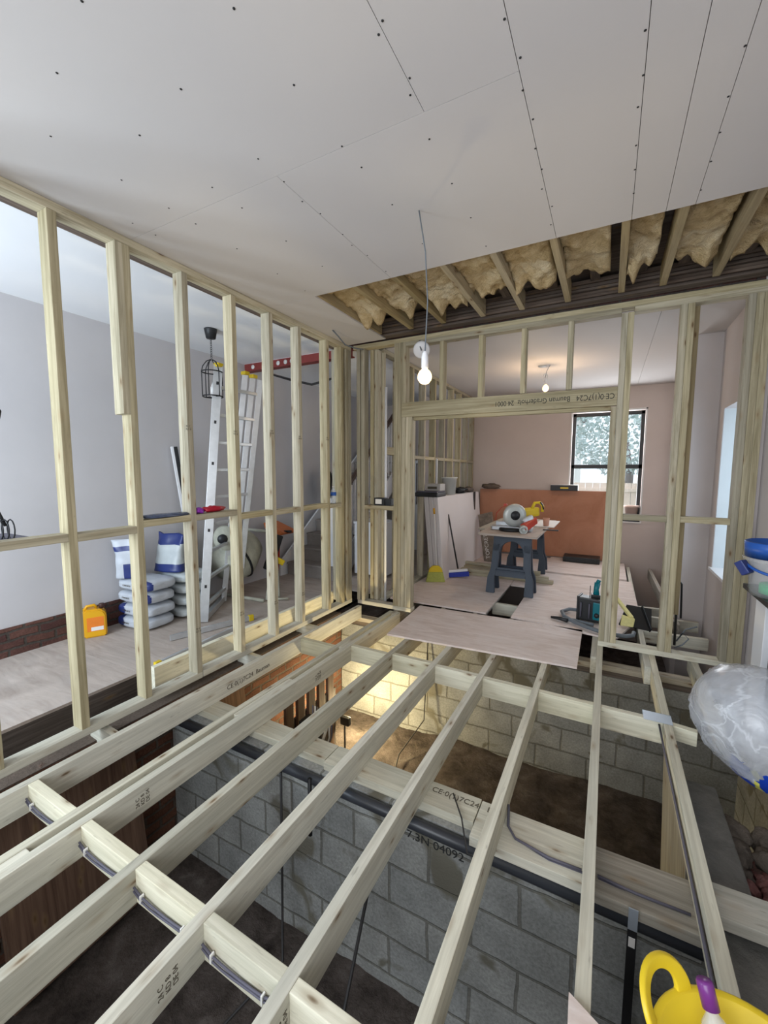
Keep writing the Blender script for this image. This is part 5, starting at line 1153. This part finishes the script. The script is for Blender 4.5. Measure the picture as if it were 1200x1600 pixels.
MB().tube([(0.87-0.158*math.cos(a), 3.06-0.158*math.sin(a), 1.05-0.055*math.sin(a)) for a in [0.15+i*(PI-0.3)/14 for i in range(15)]], 0.008, 8).obj('blue_handle', 'blue', bk)
mb = MB(); bar(mb, (0.685, 3.03, 1.05), (0.72, 3.0, 0.985), 0.05, 0.045, bev=0.006); mb.obj('handle_clip', 'navy', bk)
o = MB().lathe([(0, 0), (0.085, 0), (0.085, 0.05), (0, 0.05)], 24, Matrix.Translation((0.87, 3.05, 0.876))).obj('green_sponge', 'green'); tag(o, 'bright green round sponge inside the clear bucket', 'sponge')
# plastic bag
pbg = thing('polythene_bag', 'large translucent polythene bag with blue and yellow print at the right edge', 'plastic bag', (0.735, 2.47, 0.03))
b2 = bmesh.new(); bmesh.ops.create_icosphere(b2, subdivisions=5, radius=1)
for v in b2.verts:
    c = v.co.copy()
    n1 = mnoise.noise(c*1.0+Vector((4, 2, 7))); n2 = abs(mnoise.noise(c*1.7+Vector((1, 9, 3)))); n3 = abs(mnoise.noise(c*3.2+Vector((6, 2, 1))))
    k = 1+0.06*n1+0.035*(1-min(1, n2*12))-0.012*(1-min(1, n3*12))
    v.co = Vector((0.70+c.x*0.285*k, 2.47+c.y*0.25*k, 0.365+c.z*0.275*k-0.05*c.x))
mb = MB(); mb._add(b2, None, True); bo = mb.obj('bag_film', 'poly', pbg)
bo.data.materials.append(plain('blue_print', (0.01, 0.05, 0.40), 0.3)); bo.data.materials.append(plain('yellow_print', (0.65, 0.62, 0.12), 0.3))
for p in bo.data.polygons:
    c = p.center
    u_ = c.x*0.88+c.y*0.47
    if p.normal.y < 0.3 and u_ > -0.15 and (c.z-0.27)+0.57*c.y-0.30*c.x < -0.10+0.7*u_: 
        p.material_index = 2 if (0.05 < (c.x*7+c.z*5) % 1 < 0.22) else 1
# dark blanket bundle beneath the bag
o = MB().blob((0.92, 2.56, -0.16), 0.08, 0.09, 0.16, 0.3, 2, 4, 8).obj('dark_blue_sack', plain('dark_blue_cloth', (0.02, 0.03, 0.07), 0.7, bump=0.3)); tag(o, 'dark blue sack slumped under the polythene bag', 'sack')
# hearth ground and stones
b2 = bmesh.new(); bmesh.ops.create_grid(b2, x_segments=30, y_segments=90, size=0.5)
for v in b2.verts:
    x = 0.60+(v.co.x+0.5)*0.45; y = -1.9+(v.co.y+0.5)*4.64
    v.co = Vector((x, y, -0.46+0.05*mnoise.noise(Vector((x*6, y*6, 1)))+0.02*mnoise.noise(Vector((x*20, y*20, 1)))))
mb = MB(); mb._add(b2, None, True); tag(mb.obj('floor_hearth', 'rubble'), kind='structure')
st_pts = [(0.68, 2.68, .07, 'stone'), (0.82, 2.68, .065, 'stone'), (0.67, 2.55, .055, 'stone'), (0.78, 2.56, .05, 'stone'), (0.655, 2.07, .045, 'stone'), (0.95, 2.67, .055, 'stone')]
sl = ['grey stone block against the ledge highest under the polythene bag', 'tall beige stone under the polythene bag', 'brown-grey stone beside the mortar ledge, third from the back', 'wide flat beige stone in front of the tall beige one', 'small grey stone wedged at the mortar ledge nearest the short cross piece', 'grey stone half hidden under the polythene bag']
for i, (x, y, r_, m_) in enumerate(st_pts):
    o = MB().blob((x, y, -0.36), r_, r_*1.15, r_*1.0, 0.5, 1.6, 3, i+20).obj('rubble_stone', m_); tag(o, sl[i], 'stone', 'large stones in the hearth')
random.seed(3)
k = 0
for y in (2.45, 2.36, 2.27, 2.17):
    for x in (0.67, 0.75, 0.83, 0.91, 0.98):
        r_ = random.uniform(0.033, 0.045)
        o = MB().blob((x+random.uniform(-.02, .02), y+random.uniform(-.02, .02), -0.40+r_*0.4), r_, r_*1.2, r_*0.8, 0.6, 1.8, 3, 40+k).obj('rubble_stone', 'rubble' if k % 4 else 'stone')
        tag(o, 'pinkish rubble lump, %s row behind the short cross piece, %s from the mortar ledge' % (['fourth', 'third', 'second', 'first'][(2.45, 2.36, 2.27, 2.17).index(y)], ['first', 'second', 'third', 'fourth', 'fifth'][(0.67, 0.75, 0.83, 0.91, 0.98).index(x)]), 'stone', 'pink rubble lumps in the hearth'); k += 1
for y in (1.68, 1.58, 1.46):
    for x in (0.67, 0.77, 0.87):
        r_ = random.uniform(0.04, 0.06)
        o = MB().blob((x, y+random.uniform(-.02, .02), -0.42+r_*0.4), r_, r_*1.2, r_*0.8, 0.6, 1.8, 3, 80+k).obj('rubble_stone', 'rubble')
        tag(o, 'dark red rubble lump, %s row before the short cross piece, %s from the mortar ledge' % (['first', 'second', 'third'][(1.68, 1.58, 1.46).index(y)], ['first', 'second', 'third'][(0.67, 0.77, 0.87).index(x)]), 'stone', 'red rubble lumps in the near hearth'); k += 1
# pink board near camera + trug with bottles
o = sheet([(-0.03, 1.225), (0.55, 0.93), (0.55, -0.2), (0.02, -0.2)], 0.003, 0.018, 'corner of pinkish sheet on the joists at the bottom edge of the view')
tr = thing('yellow_trug', 'bright yellow flexible tub with loop handle at the bottom right corner', 'tub', (0.33, 1.045, 0.021))
tx, ty = 0.340, 1.040
Mr = Matrix.Translation((tx, ty, 0.0215))
MB().lathe([(0, 0), (0.115, 0), (0.125, 0.01), (0.180, 0.215), (0.188, 0.222), (0.186, 0.228), (0.175, 0.225), (0.118, 0.012), (0, 0.012)], 48, Mr).obj('tub_body', 'yellow', tr)
MB().lathe([(0.186, 0.205), (0.192, 0.208), (0.192, 0.226), (0.186, 0.230), (0.175, 0.226)], 48, Mr).obj('rim', 'yellow', tr)
def handle(ang, par):
    """flat looped grip rising from the rim"""
    b2 = bmesh.new(); n = 24; rows = []
    for i in range(n+1):
        a = -0.10*PI+1.20*PI*i/n
        ca, sa = math.cos(a), math.sin(a)
        wide = 0.012+0.009*(1-max(0, sa))
        row = []
        for (dr, dn) in ((-wide, -0.007), (wide, -0.007), (wide, 0.007), (-wide, 0.007)):
            ox = (0.076+dr)*ca; oz = (0.064+dr)*sa
            th = ang+ox/0.187; rr_ = 0.187+dn+0.45*max(0, oz)
            row.append(b2.verts.new((tx+rr_*math.cos(th), ty+rr_*math.sin(th), 0.0215+0.232+oz)))
        rows.append(row)
    for A, B in zip(rows, rows[1:]):
        for k in range(4): b2.faces.new((A[k], A[(k+1) % 4], B[(k+1) % 4], B[k]))
    b2.faces.new(rows[0][::-1]); b2.faces.new(rows[-1])
    bmesh.ops.recalc_face_normals(b2, faces=b2.faces)
    mb = MB(); mb._add(b2, None, True); o = mb.obj('handle', 'yellow', par)
    md = o.modifiers.new('bevel', 'BEVEL'); md.width = 0.004; md.segments = 3
handle(R(150), tr); handle(R(-30), tr)
def pbottle(base, top, label):
    base, top = Vector(base), Vector(top)
    t = thing('purple_capped_bottle', label, 'bottle', base)
    Mb = Matrix.Translation(base) @ (top-base).to_track_quat('Z', 'Y').to_matrix().to_4x4()
    k = (top-base).length/0.226
    MB().lathe([(0, 0), (0.032, 0), (0.034, 0.01), (0.034, 0.14*k), (0.028, 0.165*k), (0.013, 0.18*k), (0.013, 0.19*k), (0, 0.19*k)], 20, Mb).obj('bottle_body', 'bottle', t)
    MB().lathe([(0, 0.186*k), (0.018, 0.186*k), (0.018, 0.222*k), (0.015, 0.226*k), (0, 0.226*k)], 20, Mb).obj('cap', 'purple', t)
    MB().lathe([(0.0345, 0.04), (0.0352, 0.04), (0.0352, 0.12), (0.0345, 0.12)], 20, Mb).obj('bottle_label', 'bottle', t)
pbottle((0.340, 1.04, 0.07), (0.262, 1.160, 0.330), 'clear bottle with purple cap poking highest out of the yellow tub')
pbottle((0.385, 0.985, 0.06), (0.322, 1.100, 0.300), 'second purple-capped bottle lower down in the yellow tub')

# ------------------------------------------------------------------ outside the far window
sbox('ground_outside', -12, 12, 8.35, 40, -0.35, -0.3, rough_mat('lawn', [(0.05, 0.10, 0.03), (0.12, 0.2, 0.06)], 3.0))
fe = thing('garden_fence', 'pale timber garden fence outside the far window', 'fence', (0, 14, -0.3))
for k in range(40): MB().box(-4+0.2*k, -3.81+0.2*k, 14.0, 14.03, -0.3, 1.25).obj('fence_board', 'fence', fe)
MB().box(-4, 4, 13.95, 14.0, 1.0, 1.1).box(-4, 4, 13.95, 14.0, 0.1, 0.2).obj('fence_rail', 'fence', fe)
tr_ = thing('garden_tree', 'leafy green tree behind the garden fence', 'tree', (0.6, 17, -0.3))
MB().tube([(0.6, 17, -0.3), (0.65, 17, 1.5), (0.5, 17, 2.6)], [0.15, 0.12, 0.08], 8).obj('trunk', 'old_wood', tr_)
b2 = bmesh.new(); random.seed(11)
for i in range(2600):
    a = random.uniform(0, 2*PI); ph = random.uniform(-1, 1); rr_ = random.uniform(0.5, 1.0)**0.5
    s_ = math.sqrt(1-ph*ph); c = Vector((0.5+1.9*rr_*s_*math.cos(a), 17+1.4*rr_*s_*math.sin(a), 2.9+1.5*rr_*ph))
    d1 = Vector((random.uniform(-1, 1), random.uniform(-1, 1), random.uniform(-1, 1))).normalized()*0.09; d2 = Vector((random.uniform(-1, 1), random.uniform(-1, 1), random.uniform(-1, 1))).normalized()*0.06
    b2.faces.new([b2.verts.new(c+d1), b2.verts.new(c+d2), b2.verts.new(c-d1), b2.verts.new(c-d2)])
mb = MB(); mb._add(b2); tag(mb.obj('foliage', 'leaf', tr_), kind='stuff')
nh = thing('neighbour_house', 'pale rendered house beyond the garden fence', 'house', (-4, 24, -0.3))
MB().box(-8, -1.5, 22, 28, -0.3, 4.5).obj('wall', 'house', nh)
MB().prism([(-8.3, 4.5), (-1.2, 4.5), (-4.7, 6.6)], 21.8, 28.2).obj('roof', plain('slate', (0.15, 0.15, 0.17), 0.8), nh)
